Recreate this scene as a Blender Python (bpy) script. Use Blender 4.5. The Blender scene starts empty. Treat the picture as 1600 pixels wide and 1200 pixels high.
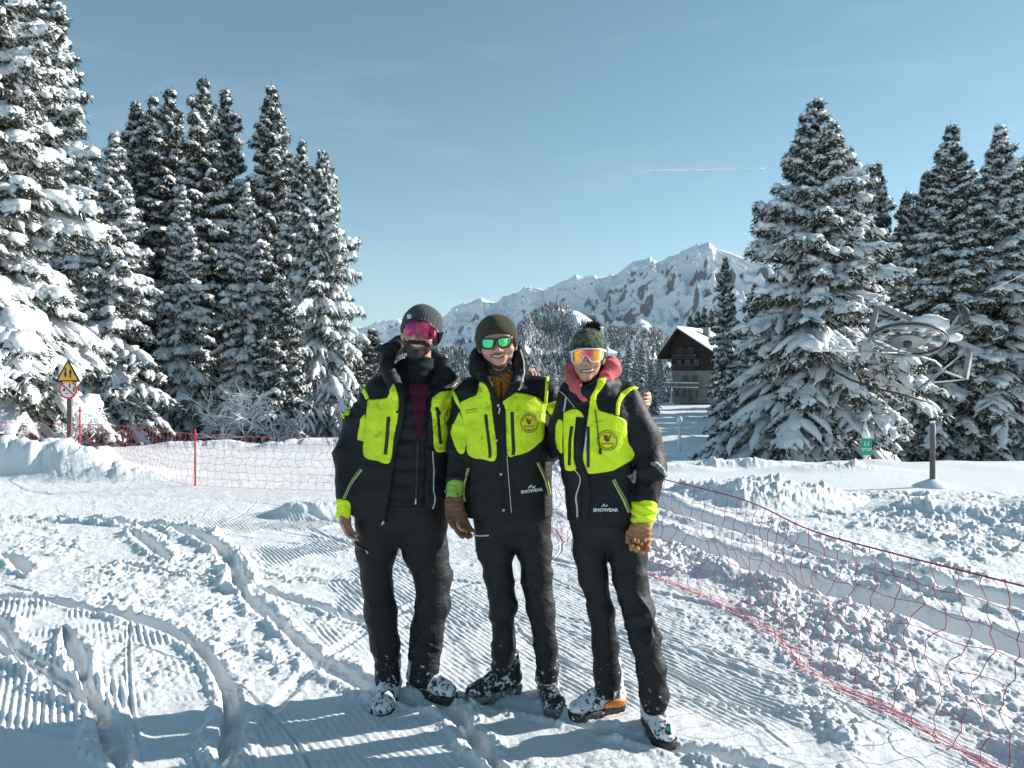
import bpy, math, random
import numpy as np
from mathutils import Vector, Matrix
from mathutils.geometry import delaunay_2d_cdt

# ------------------------------------------------------------------ camera, world, sun, exposure
scene = bpy.context.scene
COL = scene.collection
CAM_H = 1.55
F = 1200.0            # focal length in photo pixels (photo 1600 x 1200)
HZ = 577.0            # horizon row in the photo
cam_d = bpy.data.cameras.new('camera'); cam = bpy.data.objects.new('camera', cam_d); COL.objects.link(cam)
cam.location = (0, 0, CAM_H); cam.rotation_euler = (math.radians(90), 0, 0)
cam_d.sensor_width = 36; cam_d.lens = 27.0; cam_d.shift_y = -23/1600
cam_d.clip_start = 0.05; cam_d.clip_end = 20000
scene.camera = cam
SUN_EL = math.radians(22.5); SUN_AZ = math.radians(17)      # azimuth measured from +X towards +Y
sd = Vector((math.cos(SUN_EL)*math.cos(SUN_AZ), math.cos(SUN_EL)*math.sin(SUN_AZ), math.sin(SUN_EL)))
sun_d = bpy.data.lights.new('sun', 'SUN'); sun = bpy.data.objects.new('sun', sun_d); COL.objects.link(sun)
sun_d.energy = 5.0; sun_d.angle = math.radians(0.5); sun_d.color = (1.0, 0.955, 0.89)
sun.rotation_euler = sd.to_track_quat('Z', 'Y').to_euler()
world = bpy.data.worlds.new('World'); scene.world = world; world.use_nodes = True
wn = world.node_tree; wn.nodes.clear()
wo = wn.nodes.new('ShaderNodeOutputWorld'); wb = wn.nodes.new('ShaderNodeBackground')
sky = wn.nodes.new('ShaderNodeTexSky'); sky.sky_type = 'NISHITA'; sky.sun_disc = False
sky.sun_elevation = SUN_EL; sky.sun_rotation = math.radians(90) - SUN_AZ
sky.altitude = 2300; sky.air_density = 1.0; sky.dust_density = 0.5; sky.ozone_density = 2.0
hs = wn.nodes.new('ShaderNodeHueSaturation'); hs.inputs['Hue'].default_value = 0.467
hs.inputs['Saturation'].default_value = 0.98; hs.inputs['Value'].default_value = 1.0
wb.inputs['Strength'].default_value = 0.078
wn.links.new(sky.outputs[0], hs.inputs['Color']); 
# thin cirrus veils in the sky
tc = wn.nodes.new('ShaderNodeTexCoord'); mp_ = wn.nodes.new('ShaderNodeMapping'); mp_.inputs['Scale'].default_value = (1.6, 1.6, 9.0); mp_.inputs['Rotation'].default_value = (0, .12, 0)
nz = wn.nodes.new('ShaderNodeTexNoise'); nz.inputs['Scale'].default_value = 2.2; nz.inputs['Detail'].default_value = 6; nz.inputs['Roughness'].default_value = .62; nz.inputs['Distortion'].default_value = .4
cr = wn.nodes.new('ShaderNodeValToRGB'); cr.color_ramp.elements[0].position = .52; cr.color_ramp.elements[1].position = .85; cr.color_ramp.elements[1].color = (.16, .16, .16, 1)
mxw = wn.nodes.new('ShaderNodeMix'); mxw.data_type = 'RGBA'; mxw.inputs['B'].default_value = (6.0, 6.6, 7.0, 1)
wn.links.new(tc.outputs['Generated'], mp_.inputs[0]); wn.links.new(mp_.outputs[0], nz.inputs['Vector']); wn.links.new(nz.outputs['Fac'], cr.inputs['Fac']); wn.links.new(cr.outputs['Color'], mxw.inputs['Factor'])
wn.links.new(hs.outputs[0], mxw.inputs['A']); wn.links.new(mxw.outputs['Result'], wb.inputs['Color'])
wn.links.new(wb.outputs[0], wo.inputs['Surface'])
scene.render.engine = 'CYCLES'
scene.view_settings.view_transform = 'Standard'; scene.view_settings.look = 'None'
scene.view_settings.exposure = 0.86; scene.view_settings.gamma = 1
scene.cycles.max_bounces = 5; scene.cycles.diffuse_bounces = 3; scene.cycles.glossy_bounces = 2
scene.cycles.transparent_max_bounces = 4

def P(px, py, y):
    """the point at depth y (metres) seen at photo pixel px, py"""
    return np.array([(px-800.0)/F*y, y, CAM_H-(py-HZ)/F*y])
def G(px, py):
    """the point of flat ground (z=0) seen at photo pixel px, py"""
    y = CAM_H*F/(py-HZ)
    return ((px-800.0)/F*y, y)

# ------------------------------------------------------------------ tagging and mesh helpers
def tag(o, label=None, cat=None, group=None, kind=None):
    if label: o['label'] = label
    if cat: o['category'] = cat
    if group: o['group'] = group
    if kind: o['kind'] = kind
    return o
def empty(name, loc=(0, 0, 0), rz=0.0):
    o = bpy.data.objects.new(name, None); COL.objects.link(o)
    o.location = loc; o.rotation_euler = (0, 0, rz); o.empty_display_size = 0.1
    return o
def mesh_np(name, V, polys, mat=None, parent=None, smooth=True, attrs=None, world_coords=False):
    """polys: list of (M,k) int arrays, possibly with different k"""
    V = np.asarray(V, dtype=np.float32).reshape(-1, 3)
    if parent is not None and world_coords:
        V = V - np.array(parent_loc(parent), dtype=np.float32)
    me = bpy.data.meshes.new(name)
    polys = [np.asarray(p, dtype=np.int32) for p in polys if len(p)]
    me.vertices.add(len(V)); me.vertices.foreach_set('co', V.ravel())
    nl = sum(p.size for p in polys); npoly = sum(len(p) for p in polys)
    me.loops.add(nl); me.polygons.add(npoly)
    me.loops.foreach_set('vertex_index', np.concatenate([p.ravel() for p in polys]))
    starts = []; s = 0
    for p in polys:
        starts.append(s+np.arange(len(p))*p.shape[1]); s += p.size
    me.polygons.foreach_set('loop_start', np.concatenate(starts).astype(np.int32))
    me.update(calc_edges=True)
    if smooth: me.polygons.foreach_set('use_smooth', np.ones(npoly, dtype=bool))
    if attrs:
        for k, a in attrs.items():
            at = me.attributes.new(k, 'FLOAT', 'POINT'); at.data.foreach_set('value', np.asarray(a, dtype=np.float32))
    if mat: me.materials.append(mat)
    o = bpy.data.objects.new(name, me); COL.objects.link(o)
    if parent is not None: o.parent = parent
    return o
def parent_loc(p):
    l = Vector((0, 0, 0))
    while p is not None:
        l += p.location; p = p.parent
    return l
class MB:
    """collects simple solids; build() links them as one mesh"""
    def __init__(s): s.v = []; s.f = []; s.n = 0
    def add(s, V, Fs):
        V = np.asarray(V, float).reshape(-1, 3); s.v.append(V)
        for fc in Fs: s.f.append([i+s.n for i in fc])
        s.n += len(V); return s
    def box(s, c, size, rot=None, bevel=0.0):
        hx, hy, hz = [q/2 for q in size]
        V = np.array([[x, y, z] for x in (-hx, hx) for y in (-hy, hy) for z in (-hz, hz)])
        if rot is not None: V = V @ np.array(rot).T
        return s.add(V+np.array(c), [(0, 1, 3, 2), (4, 6, 7, 5), (0, 4, 5, 1), (2, 3, 7, 6), (0, 2, 6, 4), (1, 5, 7, 3)])
    def tube(s, pts, r, k=6, cap=True):
        pts = np.asarray(pts, float); n = len(pts)
        rr = np.full(n, r) if np.isscalar(r) else np.asarray(r, float)
        T = np.gradient(pts, axis=0); T /= np.linalg.norm(T, axis=1, keepdims=True)+1e-9
        ref = np.array([0, 0, 1.0]) if abs(T[0][2]) < 0.9 else np.array([1.0, 0, 0])
        A = np.cross(T, ref); A /= np.linalg.norm(A, axis=1, keepdims=True)+1e-9
        B = np.cross(T, A)
        th = np.arange(k)*2*math.pi/k
        V = pts[:, None, :] + rr[:, None, None]*(np.cos(th)[None, :, None]*A[:, None, :]+np.sin(th)[None, :, None]*B[:, None, :])
        Fs = []
        for i in range(n-1):
            for j in range(k):
                a = i*k+j; b = i*k+(j+1) % k; Fs.append((a, b, b+k, a+k))
        if cap: Fs.append(tuple(range(k))[::-1]); Fs.append(tuple((n-1)*k+j for j in range(k)))
        return s.add(V, Fs)
    def bar(s, a, b, r, k=6, r2=None): return s.tube([a, b], [r, r if r2 is None else r2], k)
    def beam(s, a, b, w, h):
        a = np.array(a, float); b = np.array(b, float); d = b-a; L = np.linalg.norm(d); d /= L
        up = np.array([0, 0, 1.0]) if abs(d[2]) < .95 else np.array([1.0, 0, 0])
        sx = np.cross(d, up); sx /= np.linalg.norm(sx); sz = np.cross(sx, d)
        R = np.stack([sx, d, sz], axis=1)
        return s.box((a+b)/2, (w, L, h), R)
    def lathe(s, prof, c=(0, 0, 0), k=16, rot=None):
        V = []; th = np.arange(k)*2*math.pi/k
        for r, z in prof:
            for t in th: V.append((r*math.cos(t), r*math.sin(t), z))
        V = np.array(V)
        if rot is not None: V = V @ np.array(rot).T
        n = len(prof); Fs = [(i*k+j, i*k+(j+1) % k, (i+1)*k+(j+1) % k, (i+1)*k+j) for i in range(n-1) for j in range(k)]
        Fs.append(tuple(range(k))[::-1]); Fs.append(tuple((n-1)*k+j for j in range(k)))
        return s.add(V+np.array(c), Fs)
    def build(s, name, mat, parent=None, smooth=False, world_coords=False):
        V = np.concatenate(s.v); me = bpy.data.meshes.new(name)
        if parent is not None and world_coords: V = V-np.array(parent_loc(parent))
        me.from_pydata(V.tolist(), [], s.f); me.update()
        if smooth: me.polygons.foreach_set('use_smooth', np.ones(len(me.polygons), dtype=bool))
        if mat: me.materials.append(mat)
        o = bpy.data.objects.new(name, me); COL.objects.link(o)
        if parent is not None: o.parent = parent
        return o

# ------------------------------------------------------------------ noise (numpy value noise)
def _h(ix, iy, iz, seed):
    n = (ix.astype(np.uint32)*np.uint32(374761393)) ^ (iy.astype(np.uint32)*np.uint32(668265263)) ^ (iz.astype(np.uint32)*np.uint32(2147483647-58)) ^ np.uint32((seed*2654435761) & 0xffffffff)
    n = (n ^ (n >> np.uint32(13)))*np.uint32(1274126177)
    n = (n ^ (n >> np.uint32(15)))*np.uint32(2246822519)
    n = n ^ (n >> np.uint32(16))
    return (n & np.uint32(0xffffff)).astype(np.float32)/np.float32(0xffffff)
def vn2(x, y, seed=0):
    x = np.asarray(x, np.float32); y = np.asarray(y, np.float32)
    xi = np.floor(x); yi = np.floor(y); fx = x-xi; fy = y-yi
    xi = xi.astype(np.int64); yi = yi.astype(np.int64); z = np.zeros(1, np.int64)
    fx = fx*fx*fx*(fx*(fx*6-15)+10); fy = fy*fy*fy*(fy*(fy*6-15)+10)
    a = _h(xi, yi, z, seed); b = _h(xi+1, yi, z, seed); c = _h(xi, yi+1, z, seed); d = _h(xi+1, yi+1, z, seed)
    return (a+(b-a)*fx+(c-a)*fy+(a-b-c+d)*fx*fy)*2-1
def vn3(x, y, z, seed=0):
    x = np.asarray(x, np.float32); y = np.asarray(y, np.float32); z = np.asarray(z, np.float32)
    xi = np.floor(x); yi = np.floor(y); zi = np.floor(z); fx = x-xi; fy = y-yi; fz = z-zi
    xi = xi.astype(np.int64); yi = yi.astype(np.int64); zi = zi.astype(np.int64)
    fx = fx*fx*(3-2*fx); fy = fy*fy*(3-2*fy); fz = fz*fz*(3-2*fz)
    r = 0
    for dx in (0, 1):
        wx = fx if dx else 1-fx
        for dy in (0, 1):
            wy = fy if dy else 1-fy
            for dz in (0, 1):
                wz = fz if dz else 1-fz
                r = r+wx*wy*wz*_h(xi+dx, yi+dy, zi+dz, seed)
    return r*2-1
def fbm2(x, y, o=4, seed=0, g=0.5):
    r = 0; a = 1.0
    for i in range(o): r = r+a*vn2(x*2.03**i+i*7.3, y*2.03**i-i*3.1, seed+i); a *= g
    return r
def ridge2(x, y, o=5, seed=0):
    r = 0; a = 1.0; w = 1.0
    for i in range(o):
        n = 1-np.abs(vn2(x*2.1**i+i*5.3, y*2.1**i+i*1.7, seed+i)); n = n*n*w
        r = r+a*n; w = np.clip(n*1.3, 0, 1); a *= 0.5
    return r
def bumps(x, y, cell, seed, dens=1.0, rmin=.2, rmax=.55):
    """hemispherical lumps scattered one per cell"""
    u = np.asarray(x)/cell; v = np.asarray(y)/cell
    iu = np.floor(u).astype(np.int64); iv = np.floor(v).astype(np.int64); out = np.zeros_like(u, dtype=np.float32); z = np.zeros(1, np.int64)
    for du in (-1, 0, 1):
        for dv in (-1, 0, 1):
            a = iu+du; b = iv+dv
            cx = a+_h(a, b, z, seed); cy = b+_h(a, b, z, seed+1)
            r = rmin+(rmax-rmin)*_h(a, b, z, seed+2)**2; on = _h(a, b, z, seed+3) < dens
            q = 1-((u-cx)**2+(v-cy)**2)/(r*r)
            out = np.maximum(out, np.where(on & (q > 0), np.sqrt(np.maximum(q, 0))*r, 0))
    return out*cell
def sstep(a, b, x):
    t = np.clip((x-a)/(b-a), 0, 1); return t*t*(3-2*t)
def seg_dist(x, y, pts):
    """distance to a polyline, with sign (left/right) and the arc length of the nearest point"""
    best = np.full(x.shape, 1e9, np.float32); sg = np.zeros(x.shape, np.float32); al = np.zeros(x.shape, np.float32); s0 = 0.0
    for (ax, ay), (bx, by) in zip(pts[:-1], pts[1:]):
        dx, dy = bx-ax, by-ay; L2 = dx*dx+dy*dy; L = math.sqrt(L2)
        t = np.clip(((x-ax)*dx+(y-ay)*dy)/L2, 0, 1)
        ex = x-(ax+t*dx); ey = y-(ay+t*dy); d = np.sqrt(ex*ex+ey*ey)
        m = d < best
        best = np.where(m, d, best); sg = np.where(m, np.sign(dx*(y-ay)-dy*(x-ax)), sg); al = np.where(m, s0+t*L, al); s0 += L
    return best, sg, al
def spline(pts, n=8):
    p = np.asarray(pts, float); p = np.vstack([2*p[0]-p[1], p, 2*p[-1]-p[-2]]); out = []
    for i in range(1, len(p)-2):
        for t in np.arange(n)/n:
            out.append(0.5*((2*p[i])+(-p[i-1]+p[i+1])*t+(2*p[i-1]-5*p[i]+4*p[i+1]-p[i+2])*t*t+(-p[i-1]+3*p[i]-3*p[i+1]+p[i+2])*t**3))
    out.append(p[-2]); return np.array(out)
def inpoly(x, y, poly):
    c = np.zeros(x.shape, bool); n = len(poly)
    for i in range(n):
        x1, y1 = poly[i]; x2, y2 = poly[(i+1) % n]
        if y1 == y2: continue
        c ^= ((y1 > y) != (y2 > y)) & (x < (x2-x1)*(y-y1)/(y2-y1)+x1)
    return c
def polysd(x, y, poly):
    d, _, _ = seg_dist(x, y, list(poly)+[poly[0]])
    return np.where(inpoly(x, y, poly), -d, d)

# ------------------------------------------------------------------ materials
class NT:
    def __init__(s, name, rough=0.8):
        s.m = bpy.data.materials.new(name); s.m.use_nodes = True; s.t = s.m.node_tree
        s.b = s.t.nodes['Principled BSDF']; s.b.inputs['Roughness'].default_value = rough
    def n(s, typ, **kw):
        nd = s.t.nodes.new(typ)
        for k, v in kw.items():
            if k.startswith('_'): setattr(nd, k[1:], v)
            else: nd.inputs[k.replace('__', ' ')].default_value = v
        return nd
    def l(s, a, b): s.t.links.new(a, b)
    def coord(s, kind='Object'):
        return s.n('ShaderNodeTexCoord').outputs[kind]
    def noise(s, scale, detail=4, rough=.55, vec=None, dist=0.0):
        nd = s.n('ShaderNodeTexNoise', Scale=scale, Detail=detail, Roughness=rough, Distortion=dist)
        s.l(vec if vec is not None else s.coord(), nd.inputs['Vector']); return nd.outputs['Fac']
    def ramp(s, fac, stops):
        r = s.n('ShaderNodeValToRGB'); e = r.color_ramp.elements
        while len(e) < len(stops): e.new(0.5)
        for i, (p, c) in enumerate(stops):
            e[i].position = p; e[i].color = (*c, 1) if len(c) == 3 else c
        s.l(fac, r.inputs['Fac']); return r.outputs['Color']
    def bump(s, fac, strength=0.3, dist=0.01):
        b = s.n('ShaderNodeBump', Strength=strength, Distance=dist); s.l(fac, b.inputs['Height']); s.l(b.outputs[0], s.b.inputs['Normal'])
    def base(s, c):
        if isinstance(c, tuple): s.b.inputs['Base Color'].default_value = (*c, 1)
        else: s.l(c, s.b.inputs['Base Color'])
def simple(name, c, rough=.8, var=0.15, scale=20, bump=0.0, metal=0.0, bscale=None, bdist=.005):
    t = NT(name, rough); f = t.noise(scale)
    lo = tuple(q*(1-var) for q in c); hi = tuple(min(1, q*(1+var)) for q in c)
    t.base(t.ramp(f, [(0.3, lo), (0.7, hi)])); t.b.inputs['Metallic'].default_value = metal
    if bump: t.bump(t.noise(bscale or scale*3), bump, bdist)
    return t.m

def mk_snow(name, bump=.35, scale=60, dist=.012):
    t = NT(name, .55); f = t.noise(3.0, 3)
    t.base(t.ramp(f, [(.3, (.80, .83, .85)), (.7, (.87, .89, .90))]))
    a = t.noise(scale, 5, .65); t.bump(a, bump, dist)
    t.b.inputs['Specular IOR Level'].default_value = .35
    return t.m
M = {}
M['snow'] = mk_snow('snow')
def ground_snow():
    t = NT('piste_snow', .5); f = t.noise(3.0, 3)
    t.base(t.ramp(f, [(.3, (.81, .83, .85)), (.7, (.88, .895, .905))])); t.b.inputs['Specular IOR Level'].default_value = .4
    b1 = t.n('ShaderNodeBump', Strength=.8, Distance=.014); t.l(t.noise(34, 6, .68), b1.inputs['Height'])
    b2 = t.n('ShaderNodeBump', Strength=.8, Distance=.006); t.l(t.noise(170, 4, .7), b2.inputs['Height']); t.l(b1.outputs[0], b2.inputs['Normal']); t.l(b2.outputs[0], t.b.inputs['Normal'])
    return t.m
M['ground_snow'] = ground_snow()
M['tree_snow'] = mk_snow('tree_snow', .6, 9, .05)
M['needles'] = (lambda t: (t.base(t.ramp(t.noise(1.2, 3), [(.3, (.012, .022, .014)), (.55, (.03, .042, .022)), (.75, (.065, .068, .032))])), t.m)[1])(NT('spruce_needles', .8))
M['bark'] = simple('bark', (.07, .055, .045), .9, .4, 8, .6, bdist=.02)
# ------------------------------------------------------------------ the ground: one sheet of snow
def ln(pts, n=6): return [tuple(q) for q in spline([G(*p) for p in pts], n)]
TRACKS = [  # (photo trace, half width, depth, ridge height)
 (ln([(-60,806),(0,808),(130,811),(238,823),(303,838),(347,866),(368,897),(378,930)]), .07, .035, .05),
 (ln([(-60,932),(0,936),(65,940),(130,953),(195,966),(260,988),(312,1018),(347,1061),(360,1096),(361,1148),(353,1230)]), .045, .035, .02),
 (ln([(100,985),(121,1027),(134,1070),(152,1109),(173,1148),(199,1230)]), .045, .035, .022),
 (ln([(-40,950),(0,979),(26,1014),(65,1044),(108,1083),(143,1113)]), .05, .03, .02),
 (ln([(-40,1000),(0,1018),(65,1057),(121,1100),(150,1115)]), .035, .02, .02),
 (ln([(372,925),(412,957),(455,996),(490,1028),(545,1062),(600,1092),(694,1110),(737,1154),(790,1230)]), .05, .035, .03),
 (ln([(147,888),(217,892),(303,905),(364,914)]), .03, .02, .015),
 (ln([(385,915),(455,936),(520,957),(590,985)]), .05, .03, .02),
 (ln([(400,905),(480,908),(580,911)]), .03, .015, .02),
 (ln([(640,1088),(781,1098),(890,1128),(1000,1160),(1100,1184),(1250,1215)]), .045, .03, .02),
 (ln([(199,832),(234,853),(262,886)]), .07, .03, .03),
 (ln([(0,870),(30,882),(45,905)]), .06, .05, .03),
]
BIGRUTS = [  # behind the right-hand net
 (ln([(900,800),(1017,838),(1125,870),(1250,917),(1417,967),(1620,1030),(1800,1090)]), .11, .12, .05),
 (ln([(950,770),(1060,802),(1170,838),(1300,880),(1400,902),(1600,958),(1800,1010)]), .09, .09, .05),
]
CHUNK = [  # (polygon on the ground, strength)
 ([G(*p) for p in [(-100,815),(120,818),(240,832),(320,860),(365,905),(400,925),(470,965),(560,1045),(590,1088),(470,1092),(370,1090),(345,1040),(280,990),(200,960),(100,940),(-100,935)]], 1.0),
 ([G(*p) for p in [(30,950),(150,975),(240,1000),(300,1040),(335,1090),(260,1096),(190,1080),(110,1000)]], .8),
 ([G(*p) for p in [(330,850),(395,870),(410,905),(380,930),(340,905)]], 1.6),
 ([G(*p) for p in [(410,925),(500,950),(590,990),(600,1030),(560,1010),(450,950)]], .9),
 ([G(*p) for p in [(405,893),(480,885),(560,895),(560,905),(405,905)]], .8),
 ([G(*p) for p in [(600,1110),(690,1118),(700,1150),(500,1180),(420,1190),(420,1150)]], .6),
 ([G(*p) for p in [(780,1150),(950,1168),(1100,1190),(1300,1230),(700,1240)]], .5),
 ([G(*p) for p in [(1040,905),(1180,985),(1290,1080),(1420,1150),(1330,1180),(1180,1080),(1060,980)]], .45),
]
NETLINE = [(0.2,7.6),(0.52,6.9),(1.04,5.67),(1.44,4.79),(1.52,3.89),(1.71,3.43),(1.88,3.01),(2.1,2.4),(2.5,1.2),(2.9,-.5)]
MOUNDS = [ # cx, cy, rx, ry, h
 (2.75,8.95,1.05,.75,.23),(3.5,9.2,.6,.6,.12),(4.7,8.1,.75,.75,.17),(5.6,7.9,.9,.8,.18),(6.9,7.9,.9,.9,.24),(1.55,10.2,.5,.5,.12),
 (-6.9,11.2,1.3,.85,.56),(-8.8,11.4,1.5,.9,.40),(-5.7,10.9,.8,.6,.20),(-10.7,11.6,1.3,.9,.42),(-7.7,11.0,.5,.4,.42),(-1.95,8.15,.55,.3,.13),(-1.4,8.3,.6,.35,.1),
 (5.0,11.9,1.2,.5,.10),(2.2,12.2,1.2,.4,.1),(3.7,12.4,1.2,.3,.12),(-3.6,14.8,1.3,.6,.2),(-6.0,15.0,1.3,.6,.14),(-1.2,14.6,1.5,.6,.12),
]
def base_h(x, y):
    """large-scale terrain"""
    r = np.sqrt(x*x+y*y); az = x/np.maximum(np.abs(y), .5)
    right = sstep(-.12, .10, az)
    yy = np.interp(y, [-200, 11.5, 13, 16, 25, 35, 60, 85, 110, 160, 300, 700, 2000], [0, 0, -.07, -.53, -1.70, -3.0, -4.6, -4.1, -3.3, -6, -40, -80, -120])
    yl = np.interp(y, [-200, 15.2, 17, 25, 35, 60, 110, 300, 700, 2000], [0, 0, -.25, -1.3, -2.6, -4.5, -6, -40, -80, -120])
    return yy*right+yl*(1-right)
def ground_h(x, y, fine=True):
    x = np.asarray(x, np.float32); y = np.asarray(y, np.float32)
    h = base_h(x, y).astype(np.float32)
    near = np.sqrt(x*x+y*y) < 70
    if x.ndim == 0 or not near.any(): return h
    xs = x[near]; ys = y[near]; hh = np.zeros(xs.shape, np.float32)
    hh += fbm2(xs*.35, ys*.35, 3, 3)*.025
    # signed side of the net: right of it is deep chunky snow
    d, sg, al = seg_dist(xs, ys, NETLINE)
    far_right = sg*np.where(ys > -1, 1, 1)
    rightm = np.where(sg > 0, sstep(.0, .25, d), 0)      # net line runs towards camera: its left hand is +x
    back = sstep(9.6, 10.6, ys+.12*np.maximum(xs, -2.2)*0+.25*(xs+2.2)*(xs < -2.2)*-1+np.maximum(xs-.2, 0)*0)
    backm = np.where(xs < .6, sstep(9.3+.0*xs, 10.0, ys-.25*np.clip(-xs-2, 0, 4)), 0)
    flatR = sstep(9.3, 10.0, ys)*(xs > 2.8)*(1-sstep(14, 15, ys))
    flatR = np.maximum(flatR, sstep(9.6, 10.4, ys)*sstep(.9, 1.9, xs)*.85)
    wob = fbm2(xs*.9+40, ys*.9, 3, 11)*.5
    chunk = np.zeros_like(hh)
    for poly, s in CHUNK:
        x0, x1 = min(p[0] for p in poly)-.4, max(p[0] for p in poly)+.4; y0, y1 = min(p[1] for p in poly)-.4, max(p[1] for p in poly)+.4
        b = (xs > x0) & (xs < x1) & (ys > y0) & (ys < y1)
        if not b.any(): continue
        sdv = polysd(xs[b]+wob[b]*.12, ys[b]+wob[b]*.12, poly)
        chunk[b] = np.maximum(chunk[b], s*(1-sstep(-.10, .08, sdv)))
    road = (1-rightm)*(1-backm)
    ch_all = np.maximum(chunk*road, rightm*.64*(1-flatR*.95))
    ch_all = np.maximum(ch_all, backm*.42)
    # mounds
    mm = np.zeros_like(hh)
    for cx, cy, rx, ry, mh in MOUNDS:
        dy_ = ys-cy+wob*.15; q = ((xs-cx+wob*.2)/rx)**2+(dy_/np.where(dy_ < 0, ry*(.42 if cx < -4 else .7), ry))**2
        mm = np.maximum(mm, mh*np.exp(-(q*1.1)**1.5)*(1+.3*wob))
    ch_all = np.maximum(ch_all, sstep(.04, .12, mm)*np.where(xs < -4, 1.0, 1.0))
    lm = (xs < -4) & (mm > .03); hh[lm] += (bumps(xs[lm]+wob[lm]*.1, ys[lm]*.8, .62, 131, .8, .25, .6)*.55+bumps(xs[lm], ys[lm]*.8, .27, 135, .8, .25, .6)*.45-.06)*sstep(.03, .3, mm[lm])
    hh += mm
    # streaky raised texture
    for pts, w, dp, rg in BIGRUTS:
        d, sg, al = seg_dist(xs+wob*.15, ys+wob*.15, pts)
        ch_all = ch_all*(1-.3*rightm*(1-sstep(w*.5, w*1.4, d)))
    cz = ch_all > .01
    xc = xs[cz]; yc = ys[cz]; s = ch_all[cz]*(.45+.95*sstep(-.45, .5, fbm2(xs[cz]*1.5, ys[cz]*1.5, 3, 201)))
    w1 = vn2(xc*5, yc*5, 21)*.05; w2 = vn2(xc*5+9, yc*5, 22)*.05
    c = bumps(xc+w1, yc+w2, .20, 31, .55, .15, .55)*.30+bumps(xc+w2, yc+w1, .095, 35, .85, .2, .6)*.50+bumps(xc, yc, .052, 39, .9, .2, .6)*.75+bumps(xc+w1, yc, .031, 41, .9, .2, .6)*.6
    big = bumps(xc+w1*2, yc+w2*2, .42, 51, .55, .2, .55)*.28*np.where(xc > .7, 1, 0.12)
    uu = xc*.80+yc*.60; vv = -xc*.6+yc*.8; c *= np.where(xc < .7, .45+.75*np.clip(1-np.abs(vn2(uu*3.2+w1*8, vv*.7, 29)), 0, 1)**1.5, 1)
    c += big+fbm2(xc*7, yc*7, 4, 61, .6)*.016+np.abs(vn2(xc*2.4, yc*2.4, 71))*.03
    hh[cz] += c*s*np.where(xc > .7, 1.0, .46)
    # corduroy
    dirx, diry = .52, -.854
    u = xs*(-diry)+ys*dirx+.05*np.sin(ys*.7)+fbm2(xs*.5, ys*.5, 2, 80)*.015
    cm = road*(1-np.clip(chunk, 0, 1))*(1-sstep(.15, .6, fbm2(xs*1.3, ys*1.3, 4, 90, .6)+.1*sstep(6, 9, ys)))
    cm *= 1-.75*sstep(7.3, 9.5, ys+.35*np.clip(-xs-2, 0, 9))
    ph = u*2*math.pi/.0315
    cord = (np.sin(ph)*.5+.5)**.7*.0088*(.75+.5*(xs < -1.0))*(.8+.35*vn2(xs*2.5, ys*2.5, 99))
    hh += cord*cm*np.where(ys < 12, 1, 0)
    hh += road*(1-np.clip(chunk, 0, 1))*(fbm2(xs*9, ys*9, 3, 95, .6)*.004+bumps(xs, ys, .16, 97, .22, .05, .16)*.6)
    # tracks
    for pts, w, dp, rg in TRACKS:
        w = w*.8
        x0, x1 = min(p[0] for p in pts)-.5, max(p[0] for p in pts)+.5; y0, y1 = min(p[1] for p in pts)-.5, max(p[1] for p in pts)+.5
        b = (xs > x0) & (xs < x1) & (ys > y0) & (ys < y1)
        if not b.any(): continue
        d, sg, al = seg_dist(xs[b]+wob[b]*.03, ys[b]-wob[b]*.03, pts)
        tot = sum(math.dist(p, q) for p, q in zip(pts[:-1], pts[1:]))
        endf = sstep(0, .35, al)*(1-sstep(tot-.35, tot, al)); d = d*(1+.35*vn2(al*2.3, al*0+w*50, 66)+.15*vn2(al*11, al*0+w*50, 67))/(.3+.7*endf)
        inside = 1-sstep(w*.80, w*1.05, d)
        local = hh[b]
        smoothv = fbm2(xs[b]*2, ys[b]*2, 2, 5)*.008-dp*(1.1-.75*np.clip(sg*d/w, -1, 1))*endf+bumps(xs[b], ys[b], .05, 47, .25, .15, .5)*.6+fbm2(xs[b]*24, ys[b]*24, 3, 6, .6)*.0025+.004*np.cos(d/w*5)
        local = local*(1-inside)+smoothv*inside
        lump = .6+.5*vn2(xs[b]*9, ys[b]*9, 77)+.25*vn2(xs[b]*22, ys[b]*22, 78)
        local += rg*np.exp(-((d-w*1.9)/(w*.8))**2)*lump*1.15+np.exp(-((d-w*2)/(w*1.2))**2)*bumps(xs[b], ys[b], .045, 43, .6, .2, .55)*.7
        hh[b] = local
    # fine ski-edge lines
    rr = random.Random(7)
    for _ in range(46):
        cx_ = rr.uniform(-3.6, 1.5); cy_ = rr.uniform(3.0, 9.0); a_ = rr.uniform(-1.15, -.35) if rr.random() < .7 else rr.uniform(-2.2, -1.2); kk = rr.uniform(-.35, .35); L_ = rr.uniform(.6, 1.8)
        pl = [(cx_+math.cos(a_+kk*q)*q, cy_+math.sin(a_+kk*q)*q) for q in np.linspace(-L_, L_, 9)]
        x0, x1 = min(p[0] for p in pl)-.06, max(p[0] for p in pl)+.06; y0, y1 = min(p[1] for p in pl)-.06, max(p[1] for p in pl)+.06
        b = (xs > x0) & (xs < x1) & (ys > y0) & (ys < y1)
        if not b.any(): continue
        d, sg, al = seg_dist(xs[b], ys[b], pl); e_ = np.clip(np.sin(np.clip(al/(2*L_), 0, 1)*math.pi), 0, 1)**.5
        w_ = rr.choice([.007, .010, .028]); hh[b] += road[b]*e_*(-.010*np.exp(-(d/w_)**4)+.005*np.exp(-((d-w_*1.9)/(w_*.6))**2))
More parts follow.
